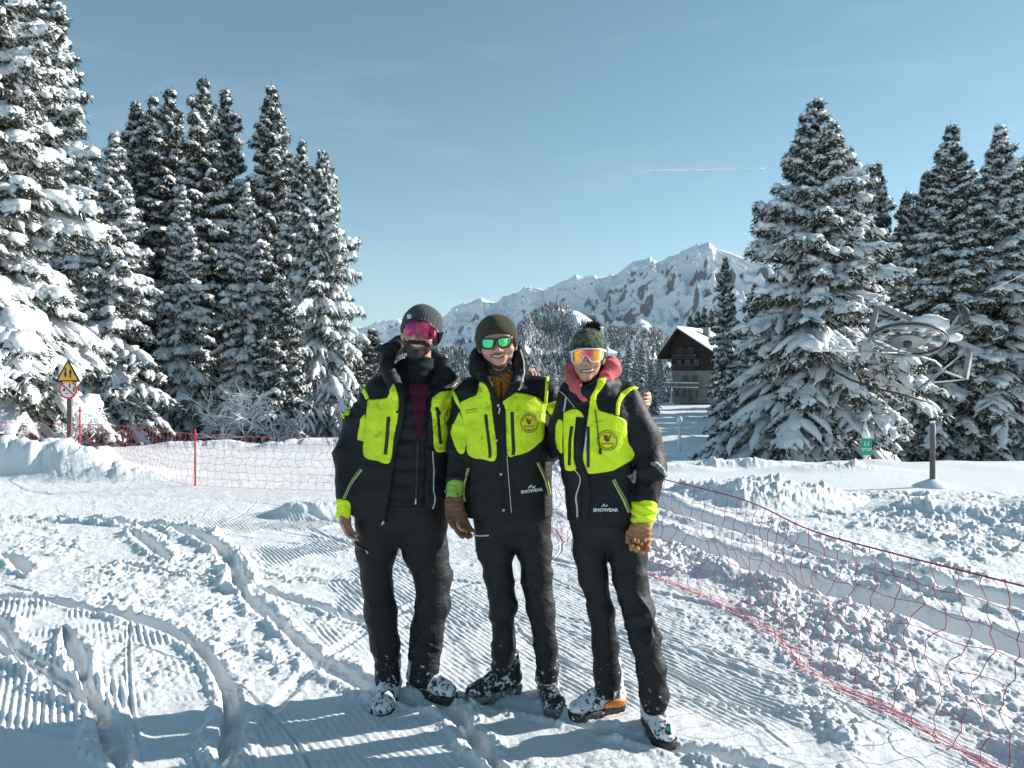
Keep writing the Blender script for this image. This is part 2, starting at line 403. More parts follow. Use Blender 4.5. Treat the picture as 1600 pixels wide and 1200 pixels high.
    for pts, w, dp, rg in BIGRUTS:
        d, sg, al = seg_dist(xs+wob*.15, ys+wob*.15, pts)
        inside = 1-sstep(w*.5, w*1.6, d)
        hh += rightm*(-dp*inside*1.35+rg*1.3*np.exp(-((d-w*2.2)/w)**2)*(.6+wob))
    # far side: snow bank and edge lumps
    edge = np.exp(-((ys-13.6)/.9)**2)*(xs > .6)*.06*(1+vn2(xs*1.7, ys*1.7, 8))
    hh += edge
    fa = sstep(16, 24, ys); hh += fa*fbm2(xs*.25, ys*.25, 4, 123)*.25
    h[near] += np.nan_to_num(hh)
    return h
def gz(x, y): return float(ground_h(np.array([x], np.float32), np.array([y], np.float32))[0])

def build_ground():
    fine = np.radians(np.linspace(-47, 47, 1650)); rest = np.radians(np.linspace(47, 313, 150)[1:-1])
    th = np.concatenate([fine, rest])
    r = [0.25]
    while r[-1] < 9000:
        q = r[-1]
        if q < 2.3: s = .12
        elif q < 8.5: s = max(.0075, q*q/1190*.9*.62)
        elif q < 16: s = .036+.006*(q-8.5)
        elif q < 70: s = q*.008
        else: s = q*.05
        r.append(q+s)
    r = np.array(r); nr = len(r); nt = len(th)
    R, T = np.meshgrid(r, th, indexing='ij')
    X = (R*np.sin(T)).astype(np.float32); Y = (R*np.cos(T)).astype(np.float32)
    Z = ground_h(X.ravel(), Y.ravel()).reshape(X.shape)
    V = np.stack([X, Y, Z], -1).reshape(-1, 3)
    i = np.arange(nr-1)[:, None]; j = np.arange(nt)[None, :]; jn = (j+1) % nt
    q = np.stack([i*nt+j, i*nt+jn, (i+1)*nt+jn, (i+1)*nt+j], -1).reshape(-1, 4)
    V = np.vstack([V, [[0, 0, V[:nt, 2].mean()]]]); c = len(V)-1
    tri = np.stack([np.full(nt, c), (np.arange(nt)+1) % nt, np.arange(nt)], -1)
    print('ground verts', len(V), 'rows', nr)
    o = mesh_np('ground', V, [q[:, ::-1], tri[:, ::-1]], M['ground_snow'])
    # make sure normals look up
    return tag(o, kind='structure')
build_ground()
# ------------------------------------------------------------------ mountains and wooded hill
def crest_fn(pts):
    a = np.array(pts, float); return lambda px: np.interp(px, a[:, 0], a[:, 1])
def range_mesh(name, crest, y0, y1, foot_py, mat, seed, rough, nx=700, ny=260, px0=-900, px1=2500, jag=3.0, fall=1.0, shape=None):
    """a ridge whose crest at distance y1 stands where the photo shows it; the slope comes forward to y0"""
    px = np.linspace(px0, px1, nx); t = np.linspace(0, 1, ny)
    PX, TT = np.meshgrid(px, t, indexing='ij')
    if callable(y1): Yc = y1(PX); y0 = Yc*.55
    else: Yc = y1*(1+.04*np.sin(PX*.01+seed))
    Y = y0+(Yc-y0)*TT
    X = (PX-800)/F*Y
    zc = CAM_H-(crest(PX)-HZ)/F*Yc+(ridge2(PX*.035, PX*0, 4, seed)-.9)*jag*Yc/F
    zf = CAM_H-(foot_py-HZ)/F*Y
    prof = TT**fall
    Z = zf*(1-prof)+zc*prof
    s = (Yc-y0)
    n = (ridge2(X/s*rough+PX*.004, Y/s*rough*1.2, 6, seed+10)-1.0)
    amp = (zc-zf)*(.15 if callable(y1) else .2)*np.sin(np.clip(TT*1.08, 0, 1)*math.pi)**.8+ .012*s*(TT < 0)
    Z = Z+n*amp
    if shape is not None: Z = shape(PX, TT, X, Y, Z)
    # back side
    Yb = Yc[:, -1:]*1.25; Xb = (px[:, None]-800)/F*Yb; Zb = Z[:, -1:]-.5*(Z[:, -1:]-zf[:, -1:])
    X = np.hstack([X, Xb]); Y = np.hstack([Y, Yb]); Z = np.hstack([Z, Zb]); ny += 1
    V = np.stack([X, Y, Z], -1).reshape(-1, 3)
    i = np.arange(nx-1)[:, None]; j = np.arange(ny-1)[None, :]
    q = np.stack([i*ny+j, (i+1)*ny+j, (i+1)*ny+j+1, i*ny+j+1], -1).reshape(-1, 4)
    o = mesh_np(name, V, [q], mat); tag(o, kind='structure')
    return X, Y, Z
def mk_mountain():
    t = NT('mountain', .9); geo = t.n('ShaderNodeNewGeometry')
    sep = t.n('ShaderNodeSeparateXYZ'); t.l(geo.outputs['Normal'], sep.inputs[0])
    vec = t.n('ShaderNodeMapping'); vec.inputs['Scale'].default_value = (.45, 1, 1.7); vec.inputs['Rotation'].default_value = (0, math.radians(-38), 0); t.l(t.coord(), vec.inputs[0])
    n1 = t.noise(.018, 8, .62, vec.outputs[0]); 
    mz = t.n('ShaderNodeMath', _operation='MULTIPLY'); t.l(sep.outputs['Z'], mz.inputs[0]); mz.inputs[1].default_value = .55
    ad = t.n('ShaderNodeMath', _operation='MULTIPLY_ADD'); t.l(n1, ad.inputs[0]); ad.inputs[1].default_value = .65; t.l(mz.outputs[0], ad.inputs[2])
    t.base(t.ramp(ad.outputs[0], [(.0, (.035, .04, .045)), (.402, (.12, .13, .14)), (.435, (.80, .83, .87)), (1, (.86, .88, .9))]))
    t.bump(t.noise(.02, 8, .6, vec.outputs[0]), .5, 10)
    r = t.t.nodes
    return t.m
M['mountain'] = mk_mountain()
crest1 = crest_fn([(-900,430),(0,470),(400,500),(540,512),(570,507),(600,498),(622,494),(645,508),(668,502),(700,487),(730,474),(752,463),(775,471),(800,458),(827,449),(850,457),(870,443),(897,431),(925,428),(945,429),(957,431),(975,415),(990,404),(1005,401),(1030,406),(1060,396),(1085,384),(1108,373),(1118,383),(1150,391),(1200,402),(1300,420),(1500,445),(2500,470)])
def shp1(PX, TT, X, Y, Z):
    # diagonal rock bands and buttresses that dip to the left
    u = (PX*.9+TT*650)
    Z = Z+(np.abs(vn2(u*.02, TT*3, 301))**.6-.5)*60*np.sin(np.clip(TT, 0, 1)*math.pi)
    Z = Z+(np.abs(vn2(u*.06, TT*6, 302))-.3)*30*TT*(1-TT)*3
    return Z
crestY = lambda px: np.interp(px, [-900, 560, 700, 850, 1000, 1150, 1600, 2500], [9000, 5200, 4300, 3500, 2850, 2350, 1700, 1300])
range_mesh('mountain_range', crest1, 0, crestY, 585, M['mountain'], 5, 9, 1500, 330, px0=-300, px1=2000, jag=5.5, fall=.9, shape=shp1)
crest2 = crest_fn([(-900,500),(300,520),(500,535),(560,532),(600,535),(660,545),(700,540),(740,530),(790,516),(830,494),(858,481),(872,479),(905,487),(940,510),(970,520),(985,514),(1000,497),(1012,503),(1035,528),(1060,538),(1120,540),(1300,545),(1700,520),(2500,500)])
HX, HY, HZZ = range_mesh('wooded_hill', crest2, 330, 980, 650, M['snow'], 25, 9, 600, 180, jag=.6, fall=.75)
# far forest: small snow-dusted conifers in one mass
def far_forest():
    rng = np.random.default_rng(4)
    nx, ny = HX.shape; N = 30000
    i = rng.uniform(0, nx-1.01, N); 
    i = rng.uniform((400+900)/3400*(nx-1), (1300+900)/3400*(nx-1), N); j = (rng.uniform(0, 1, N)**.8)*(ny-3)
    i0 = i.astype(int); j0 = j.astype(int)
    x = HX[i0, j0]+rng.normal(0, 2, N); y = HY[i0, j0]; z = HZZ[i0, j0]
    px = 800+x/y*F; py = HZ-(z-CAM_H)/y*F
    dens = fbm2(px*.02, y*.012, 3, 44)
    keep = dens > -.42
    keep &= ~((px > 795+(py-485)*-.9) & (px < 838+(py-485)*-1.1+6) & (py < 545) & (py > 478) & (px < 850))     # piste left of the knoll
    keep &= ~((px > 898) & (px < 945) & (py < 480+(px-898)*.95+14))                                   # open shoulder
    keep &= ~((px > 985) & (px < 1032) & (py < 520))
    keep &= ~((np.abs(py-550-(px-800)*.06) < 5) & (px < 880))
    keep &= ~((px < 780) & (py < 548+.02*(px-600)) & (dens < .5))
    keep &= ~((py > 541) & (py < 556) & (px > 730) & (px < 845) & (dens < .35))
    x, y, z = x[keep], y[keep], z[keep]; n = len(x)
    h = rng.uniform(5, 11, n)*(.7+.3*y/900); r = h*.19
    k = 6; th = np.arange(k)*2*math.pi/k; lv = [(0.05, 1.0), (.38, .55), (.36, .8), (.7, .28), (.68, .5), (1.0, .0)]
    Vs = []
    for (tz, tr) in lv:
        rr = (r*tr)[:, None]*(1+.35*rng.uniform(-1, 1, (n, k)))
        Vs.append(np.stack([x[:, None]+rr*np.cos(th), y[:, None]+rr*np.sin(th), (z+h*tz)[:, None]+h[:, None]*.03*rng.uniform(-1, 1, (n, k))], -1))
    V = np.stack(Vs, 1); L = len(lv)
    base = (np.arange(n)*L*k)[:, None, None]; a = np.arange(L-1)[None, :, None]*k; b = np.arange(k)[None, None, :]; bn = (b+1) % k
    q = np.stack([base+a+b, base+a+bn, base+a+k+bn, base+a+k+b], -1).reshape(-1, 4)
    t = NT('far_forest', .9); c = t.noise(.5, 4, .7)
    t.base(t.ramp(c, [(.40, (.03, .04, .04)), (.46, (.14, .16, .17)), (.54, (.66, .69, .72))]))
    o = mesh_np('distant_forest', V.reshape(-1, 3), [q], t.m, smooth=False)
    tag(o, 'snow dusted conifer forest covering the hill below the mountain range', 'forest', kind='stuff')
far_forest()
# ------------------------------------------------------------------ snow-laden spruces
def tubes(P0, R, k, flat=1.0, closed=False):
    """P0 (N,S,3) centre lines, R (N,S) radii -> V, quads"""
    N, S, _ = P0.shape
    T = np.gradient(P0, axis=1); T /= np.linalg.norm(T, axis=2, keepdims=True)+1e-9
    A = np.cross(T, np.array([0, 0, 1.0])); A /= np.linalg.norm(A, axis=2, keepdims=True)+1e-6
    B = np.cross(A, T)
    th = np.arange(k)*2*math.pi/k
    V = P0[:, :, None, :]+R[:, :, None, None]*(np.cos(th)[:, None]*A[:, :, None, :]+flat*np.sin(th)[:, None]*B[:, :, None, :])
    base = (np.arange(N)*S*k)[:, None, None]; a = np.arange(S-1)[None, :, None]*k; b = np.arange(k)[None, None, :]; bn = (b+1) % k
    q = np.stack([base+a+b, base+a+bn, base+a+k+bn, base+a+k+b], -1).reshape(-1, 4)
    return V.reshape(-1, 3), q
def spruce_meshes(name, H, R, seed, density=1.0, snow=1.0, droop=1.0, power=.85, clump=1.0, bare=.02, twk=1.0, sec=8, spread=1.0):
    rng = np.random.default_rng(seed)
    # branches
    zs = []; z = H*bare
    while z < H*.985:
        zs.append(z); z += (.30+.16*rng.random())*(.55+.45*(1-z/H))*(H/12)**.55/density**.5
    br = []
    for z in zs:
        t = z/H; n = int(rng.integers(5, 8)*(1 if t < .85 else .8)); a0 = rng.random()*6.28
        for i in range(n):
            a_ = a0+i*6.283/n; lf = math.sin(a_*2+z*1.1+seed)*.13+math.sin(a_+z*2.3*12/H+seed*2)*.13
            L = R*((1-t)**power*1.0*min(1, ((1-t)/.13)**.62)+.012)*rng.uniform(.62, 1.18)*(1+lf)
            if t < .16: L *= .55+2.8*t
            br.append((z+rng.normal(0, .15)*(1-.6*t), a0+i*6.283/n+rng.normal(0, .25), L, t))
    br = np.array(br); N = len(br); S = 9
    s = np.linspace(0, 1, S)[None, :]
    z0, az, L, t = br.T
    up = (.20-.75*(1-t)*droop+.40*t)[:, None]+rng.normal(0, .10, (N, 1))   # start slope
    horiz = L[:, None]*s*(1-.10*s)
    zz = z0[:, None]+L[:, None]*(up*s*.75-(.30*droop*(1-t)[:, None]+.10)*s**2+.10*s**4)
    bend = rng.normal(0, .12, (N, 1))*s**2
    ca, sa = np.cos(az[:, None]+bend), np.sin(az[:, None]+bend)
    C = np.stack([horiz*ca, horiz*sa, zz], -1)
    def at(bi, u):    # point on branch bi at parameter u
        f = u*(S-1); i = np.minimum(f.astype(int), S-2); w = (f-i)[:, None]
        return C[bi, i]*(1-w)+C[bi, i+1]*w
    # secondary twigs: alternating, lying in the drooping fan
    u = np.linspace(.10, .97, sec)
    bi = np.repeat(np.arange(N), sec*2); uu = np.tile(np.repeat(u, 2), N)+rng.normal(0, .02, N*sec*2); uu = np.clip(uu, .05, .98)
    side = np.tile([-1, 1], N*sec)
    p0 = at(bi, uu); Lb = L[bi]
    l2 = Lb*(.36*(1-uu)**.7*np.minimum(1, uu*4+.35)+.05)*rng.uniform(.6, 1.25, len(bi))*spread
    ang = az[bi]+side*rng.uniform(.65, 1.15, len(bi))
    S2 = 6; s2 = np.linspace(0, 1, S2)[None, :]
    dz = -(.30+.45*(1-t[bi]))*droop
    T2 = np.stack([p0[:, 0:1]+np.cos(ang)[:, None]*l2[:, None]*s2, p0[:, 1:2]+np.sin(ang)[:, None]*l2[:, None]*s2,
                   p0[:, 2:3]+l2[:, None]*(dz[:, None]*s2**1.3)-.02], -1)
    # snow on twigs: lumpy flattened rolls, clumped
    sel = rng.random(len(bi)) < .68*snow+.2*t[bi]
    cl = vn3(p0[:, 0]*1.1+seed, p0[:, 1]*1.1, p0[:, 2]*1.1, 9)
    sel &= cl > -.34-.4*t[bi]
    n2 = sel.sum(); prof = np.sin(np.clip(s2*.92+.08, 0, 1)*math.pi)**.55
    wd = (.048+.030*t[bi][sel]+.085*l2[sel]**.6+.03*np.clip(cl[sel], 0, 1))[:, None]*clump
    rad = wd*prof*(1+.42*rng.uniform(-1, 1, (n2, S2)))
    Tc = T2[sel].copy(); Tc[:, :, 2] += .03+rad*.35; Tc += rng.normal(0, .02, Tc.shape)
    V1, q1 = tubes(Tc, rad, 6, .62)
    # snow on the branch axis
    sel2 = rng.random(N) < .80*snow; n3 = sel2.sum(); SS = 12; ss = np.linspace(.12, 1.02, SS)
    bidx = np.repeat(np.where(sel2)[0], SS); Pc = at(bidx, np.clip(np.tile(ss, n3), 0, .999)).reshape(n3, SS, 3)
    pr = np.sin(np.linspace(0.04, .985, SS)*math.pi)**.4
    rad = (.085+.035*t[sel2]+.034*L[sel2])[:, None]*pr*(1+.38*rng.uniform(-1, 1, (n3, SS)))*clump
    rad = np.minimum(rad, .24*clump)
    Pc[:, :, 2] += .03+rad*.4; Pc += rng.normal(0, .02, Pc.shape)
    V2, q2 = tubes(Pc, rad, 7, .66)
    # heavy pillows near branch ends
    ne = int(N*.55*snow); bi3 = rng.choice(N, ne, replace=False); bi3 = bi3[L[bi3] > .5]; ne = len(bi3)
    ue = rng.uniform(.5, .9, ne); pe = at(bi3, ue); pe2 = at(bi3, np.minimum(ue+.22, 1)); S4 = 6
    w4 = np.linspace(0, 1, S4)[None, :, None]; Pp = pe[:, None, :]*(1-w4)+pe2[:, None, :]*w4+rng.normal(0, .03, (ne, S4, 3))
    rad = (.10+.05*L[bi3])[:, None]*np.sin(np.linspace(.06, .96, S4)*math.pi)**.5*(1+.3*rng.uniform(-1, 1, (ne, S4)))*clump
    Pp[:, :, 2] += rad*.45
    V3, q3 = tubes(Pp, rad, 8, .6)
    sv = np.concatenate([V1, V2, V3]); sq = np.concatenate([q1, q2+len(V1), q3+len(V1)+len(V2)])
    sv = sv+np.stack([vn3(sv[:, 0]*7, sv[:, 1]*7, sv[:, 2]*7, 5+i) for i in range(3)], -1)*.036*clump
    sv = sv+np.stack([vn3(sv[:, 0]*19, sv[:, 1]*19, sv[:, 2]*19, 15+i) for i in range(3)], -1)*.018
    # needles: narrow hanging triangles round every twig
    npt = int(27*twk); tw = np.repeat(np.arange(len(bi)), npt); un = rng.random(len(tw))*1.05
    f = np.clip(un, 0, .999)*(S2-1); i2 = f.astype(int); w = (f-i2)[:, None]
    b0 = T2[tw, i2]*(1-w)+T2[tw, i2+1]*w
    # plus needles on the branch axis
    nax = int(34*twk); tb = np.repeat(np.arange(N), nax); ub = rng.uniform(.15, 1.0, len(tb)); b1 = at(tb, np.clip(ub, 0, .999))
    B0 = np.concatenate([b0, b1]); Lx = np.concatenate([l2[tw], L[tb]*.4])
    azn = np.concatenate([ang[tw], az[tb]])+rng.normal(0, .9, len(B0))
    dn = np.stack([np.cos(azn), np.sin(azn), rng.normal(-.75, .65, len(B0))], -1); dn /= np.linalg.norm(dn, axis=1, keepdims=True)
    tt_ = np.concatenate([t[bi][tw], t[tb]]); ln_ = ((rng.uniform(.09, .25, len(B0))+.03*Lx)*(1-.45*tt_**2))[:, None]
    sdv = np.cross(dn, rng.normal(0, 1, (len(B0), 3))); sdv /= np.linalg.norm(sdv, axis=1, keepdims=True)+1e-6
    wn_ = rng.uniform(.014, .034, len(B0))[:, None]
    B0 = B0+rng.normal(0, .045, B0.shape); B0[:, 2] += np.where(rng.random(len(B0)) < .22, .07, 0)
    NV = np.stack([B0-sdv*wn_, B0+sdv*wn_, B0+dn*ln_], 1).reshape(-1, 3); NQ = np.arange(len(NV)).reshape(-1, 3)
    fr_ = rng.random(len(NV)//3) < .20*snow; FV = NV.reshape(-1, 3, 3)[fr_]+np.array([0, 0, .02]); NV = NV.reshape(-1, 3, 3)[~fr_].reshape(-1, 3); NQ = np.arange(len(NV)).reshape(-1, 3)
    FV = FV.reshape(-1, 3); FQ = np.arange(len(FV)).reshape(-1, 3)+len(sv); sv = np.concatenate([sv, FV])
    # trunk
    k = 8; tzs = np.linspace(-1.5, H, 12); rt = .028*H*(1-np.clip(tzs/H, 0, 1))**.8*.72*np.minimum(1, (1-np.clip(tzs/H, 0, 1))*6+.15)+.004
    pts = np.stack([0*tzs, 0*tzs, tzs], -1)[None]
    TV, TQ = tubes(pts+rng.normal(0, .004*H, pts.shape)*np.array([1, 1, 0]), rt[None], k)
    # branch wood
    BV, BQ = tubes(C[:, ::2][:, :5], (.012+.010*L)[:, None]*np.linspace(1, .25, 5)[None, :], 4)
    return dict(trunk=(np.concatenate([TV, BV]), np.concatenate([TQ, BQ+len(TV)])), crown=(NV, NQ), snow_load=(sv, sq, FQ), H=H)
def make_spruce(name, md):
    root = empty(name)
    a = mesh_np('trunk', md['trunk'][0], [md['trunk'][1]], M['bark'], root)
    b = mesh_np('crown', md['crown'][0], [md['crown'][1]], M['needles'], root, smooth=False)
    c = mesh_np('snow_load', md['snow_load'][0], [md['snow_load'][1], md['snow_load'][2]], M['tree_snow'], root)
    return root
def copy_tree(o, parent=None):
    c = o.copy(); COL.objects.link(c); c.parent = parent
    for ch in list(o.children): copy_tree(ch, c)
    return c
SPR = {}
def proto(key, *a, **k): SPR[key] = [spruce_meshes('spruce', *a, **k), None]
proto('slim1', 15, 2.5, 11, snow=.85, droop=.95, power=.66, clump=1.0, density=.85)
proto('slim2', 15, 2.3, 12, snow=.78, droop=.9, power=.62, clump=.95, density=.8)
proto('slim3', 14, 2.7, 13, snow=1.1, droop=1.1, power=.72, clump=1.1, density=.85)
proto('fat', 12.4, 3.7, 14, snow=1.1, droop=1.12, power=.76, clump=1.02, sec=10, density=.9, bare=.01, twk=1.15)
proto('near', 15, 4.2, 15, snow=1.05, droop=1.0, power=.7, clump=1.25, twk=1.5, sec=12, density=1.0)
proto('small', 7, 1.7, 16, snow=.9, droop=.9, clump=.7, twk=.8)
def place_spruce(kind, px, top_py, y, label, wf=1.0, lean=0.0, rz=None, group='snow covered spruces', base_z=None):
    md, first = SPR[kind]; x = (px-800)/F*y
    zt = CAM_H-(top_py-HZ)/F*y; zb = gz(x, y)-.15 if base_z is None else base_z
    if first is None: o = make_spruce('spruce_tree', md); SPR[kind][1] = o
    else: o = copy_tree(first)
    wf = wf*(.88 if (px < 560 and y > 20) else 1.0); s = (zt-zb)/md['H']; o.location = (x, y, zb); o.scale = (s*wf, s*wf, s)
    o.rotation_euler = (0, lean, rz if rz is not None else (px*1.7) % 6.28)
    tag(o, label, 'tree', group); return o
TREES = [
 # left stand, front to back
 ('near', -12, -120, 15.5, 'huge snow laden spruce at the left edge of the picture behind the yellow warning sign', 1.0, 0),
 ('slim3', 78, -30, 24, 'very tall spruce rising out of the top left of the picture with drooping white boughs', 1.2, 0),
 ('slim3', 178, 205, 21, 'spruce with long hanging boughs just right of the yellow warning sign', 1.15, 0),
 ('slim1', 212, 150, 31, 'slender spruce, leftmost tip of the three close tips on the left', 1.05, 0),
 ('slim2', 240, 142, 34, 'slender spruce, middle tip of the three close tips on the left', 1.0, 0),
 ('slim2', 266, 130, 31, 'slender dark spruce, rightmost tip of the three close tips on the left', 1.1, 0),
 ('slim2', 318, 113, 29, 'tallest dark spruce of the left stand, behind the bare frosted shrub', 1.05, 0),
 ('slim1', 352, 130, 30, 'dark spruce touching the right side of the tallest one of the left stand', 1.0, 0),
 ('slim3', 385, 285, 24, 'lower spruce with pale boughs standing before the tall dark pair', .95, 0),
 ('slim2', 424, 125, 30, 'narrow spruce with a gap of sky on either side of its tip', 1.05, 0),
 ('slim1', 472, 210, 28, 'spruce with a very white crown, left of the last tree of the left stand', .95, 0),
 ('fat', 503, 228, 24, 'last spruce at the right end of the left stand beside the bearded man', .82, 0),
 ('slim3', 130, 240, 27, 'spruce filling the gap behind the warning sign', 1.2, 0),
 ('slim3', 285, 290, 24, 'drooping spruce in shade just left of the frosted shrub', 1.0, 0),
 ('small', 440, 430, 21, 'half grown spruce with big hanging snow pads between two tall ones', 1.1, 0),
 ('small', 582, 512, 34, 'small grey spruce seen over the shoulder of the bearded man', 1.3, 0),
 ('small', 560, 555, 26, 'short snowy spruce at the foot of the last tree of the left stand', 1.5, 0),
 # right stand
 ('fat', 1277, 148, 23.5, 'broad heavily snowed spruce standing in front of the right stand', 1.12, 0),
 ('slim2', 1133, 395, 36, 'thin pointed spruce between the chalet and the broad snowy one', .72, 0),
 ('slim2', 1322, 258, 36, 'spruce whose tip peeks out behind the right side of the broad one', .95, 0),
 ('slim2', 1371, 248, 38, 'thin spruce with a free standing tip right of the broad one', .9, 0),
 ('slim1', 1418, 292, 38, 'spruce with a low tip in the dip of the right stand', 1.0, 0),
 ('slim1', 1448, 262, 36, 'spruce leaning on the left flank of the tall pair on the right', 1.0, 0),
 ('slim1', 1487, 186, 29, 'left one of the tall pair of spruces on the right', 1.15, 0),
 ('slim3', 1562, 194, 29, 'right one of the tall pair of spruces on the right', 1.15, 0),
 ('slim1', 1612, 228, 31, 'spruce cut by the right edge of the picture', 1.15, 0),
 ('slim3', 1400, 400, 31, 'bushy snow hung spruce behind the lift wheel', 1.2, 0),
 ('slim3', 1530, 380, 33, 'shaded spruce between the trunks of the tall pair on the right', 1.2, 0),
 ('slim1', 1350, 420, 34, 'dark spruce hidden low behind the broad snowy one', 1.2, 0),
 ('slim3', 1690, 200, 29, 'spruce beyond the right edge of the picture', 1.15, 0),
 ('slim2', 35, 60, 30, 'spruce deep behind the huge left one', 1.2, 0),
 # by the chalet and in the valley
 ('small', 1078, 492, 128, 'leftmost of the little pointed spruces above the chalet roof', .8, 0),
 ('small', 1090, 484, 128, 'second from left of the little pointed spruces above the chalet roof', .8, 0),
 ('small', 1101, 478, 128, 'third from left of the little pointed spruces above the chalet roof', .8, 0),
 ('small', 1112, 482, 126, 'rightmost of the little pointed spruces above the chalet roof', .8, 0),
 ('slim3', 983, 527, 100, 'tall dark valley spruce just right of the woman in the camouflage hat', 1.0, 0),
 ('slim3', 1003, 530, 96, 'valley spruce second in the row toward the chalet', .95, 0),
 ('slim3', 967, 545, 105, 'valley spruce touching the pink hood', 1.0, 0),
 ('slim1', 1018, 560, 92, 'valley spruce nearest the hand on the shoulder', 1.15, 0),
 ('slim3', 992, 562, 85, 'lower valley spruce in front of the dark row', 1.1, 0),
 ('slim1', 1030, 545, 125, 'valley spruce just left of the chalet eave', .9, 0),
 ('slim3', 880, 560, 120, 'valley spruce left of the camouflage hat', 1.0, 0),
 ('slim3', 866, 566, 110, 'valley spruce above the shoulder seam of the middle man', 1.0, 0),
 ('slim3', 848, 570, 125, 'valley spruce right of the fingers on the shoulder', 1.0, 0),
]
SHADE = [(1340, 47), (1375, 53), (1405, 60), (1380, 67), (1440, 72), (1400, 82), (1470, 62), (1500, 52), (1345, 60), (1360, 78), (1420, 92), (1470, 86), (1180, 88), (1200, 95), (1230, 84), (1262, 92), (1290, 98), (1240, 104), (1300, 84), (1330, 92), (1215, 74), (1252, 66), (1292, 58), (1322, 70)]  # mostly hidden spruces, added to cast shade over the meadow before the chalet
for i, (px, y) in enumerate(SHADE): TREES.append((['slim1', 'slim3', 'slim2'][i % 3], px, CAM_H and HZ-(13.0-(i % 4))*F/y*.78, y, 'spruce added as dense wood behind the right stand to shade the meadow', 1.25, 0))
for kd, px, tp, y, lab, wf, ln__ in TREES: place_spruce(kd, px, tp, y, lab, wf, ln__, group='spruces added behind the right stand to shade the meadow' if 'dense wood' in lab else 'snow covered spruces')

# bare frosted shrub and snowed-in bush
def frost_shrub(px, base_py_depth, h, seed, label, spread=.6):
    rng = random.Random(seed); y = base_py_depth; x = (px-800)/F*y
    root = empty('frosted_shrub', (x, y, gz(x, y)-.1))
    wood = MB(); rime = MB()
    def grow(p, d, L, r, lv):
        pts = [p]; q = p.copy(); dd = d.copy()
        for i in range(4):
            dd = dd+np.array([rng.gauss(0, .16), rng.gauss(0, .16), rng.gauss(0, .12)+.03]); dd /= np.linalg.norm(dd)
            q = q+dd*L/4; pts.append(q)
        rs = np.linspace(r, r*.55, 5); wood.tube(pts, rs, 5 if lv < 2 else 3)
        off = np.array([.004, 0, r*.75+.006]); rime.tube([a+off for a in pts], rs*.8+.005, 5 if lv < 2 else 3)
        if lv < 4:
            for c in range(4 if lv < 3 else 3):
                k = rng.randint(1, 4); nd = dd+np.array([rng.gauss(0, spread), rng.gauss(0, spread*.8), rng.gauss(0, .4)]); nd /= np.linalg.norm(nd)
                grow(pts[k], nd, L*rng.uniform(.5, .78), rs[k]*.62, lv+1)
    for i in range(3):
        grow(np.array([rng.gauss(0, .25), rng.gauss(0, .2), 0.]), np.array([rng.gauss(0, .3), rng.gauss(0, .2), 1.]), h*.5, .035, 0)
    wood.build('branches', M['bark'], root); rime.build('hoar_frost', M['tree_snow'], root)
    return tag(root, label, 'shrub', 'frosted shrubs')
frost_shrub(340, 18.5, 1.9, 3, 'bare frosted shrub with curving stem in front of the left stand', .75)
frost_shrub(430, 19.5, 1.5, 8, 'low tangle of frosted twigs right of the tall bare shrub', .8)
frost_shrub(60, 14.5, .9, 5, 'brown frosted twigs poking up behind the left snow bank', .9)
# ------------------------------------------------------------------ bodies and clothes: implicit surfaces turned into meshes
def rcone(p, a, b, ra, rb):
    a = np.asarray(a, np.float32); b = np.asarray(b, np.float32); ba = b-a; L2 = float(ba@ba)
    pa = p-a; t = np.clip((pa@ba)/L2, 0, 1)
    q = pa-t[..., None]*ba
    return np.sqrt((q*q).sum(-1))-(ra+(rb-ra)*t)
def ell(p, c, r, rot=None):
    q = p-np.asarray(c, np.float32)
    if rot is not None: q = q@np.asarray(rot, np.float32)       # rot columns = local axes
    r = np.asarray(r, np.float32); k0 = np.sqrt(((q/r)**2).sum(-1)); k1 = np.sqrt(((q/(r*r))**2).sum(-1))+1e-6
    return k0*(k0-1)/k1
def smin(a, b, k):
    h = np.clip(.5+.5*(b-a)/k, 0, 1); return b+(a-b)*h-k*h*(1-h)
def smax(a, b, k): return -smin(-a, -b, k)
def chain(p, pts, rs, k=.02, squash=None):
    d = None
    for i in range(len(pts)-1):
        c = rcone(p, pts[i], pts[i+1], rs[i], rs[i+1]); d = c if d is None else smin(d, c, k)
    return d
def loft(p, st, e=2.4):
    """st: rows z, cx, cy, a, b (z rising) -> soft stack of rounded sections"""
    st = np.asarray(st, np.float32); z = p[..., 2]
    cx, cy, a, b = [np.interp(z, st[:, 0], st[:, i]).astype(np.float32) for i in (1, 2, 3, 4)]
    rho = (np.abs((p[..., 0]-cx)/a)**e+np.abs((p[..., 1]-cy)/b)**e)**(1/e)
    d = (rho-1)*np.minimum(a, b)*.95
    return smax(smax(d, z-st[-1, 0], .03), st[0, 0]-z, .006)
def rotm(yaw=0, pitch=0, roll=0):
    """columns = local axes of a head turned by yaw (about z), pitched, rolled (about view axis y)"""
    Rz = np.array(Matrix.Rotation(yaw, 3, 'Z')); Rx = np.array(Matrix.Rotation(pitch, 3, 'X')); Ry = np.array(Matrix.Rotation(roll, 3, 'Y'))
    return Ry@Rz@Rx
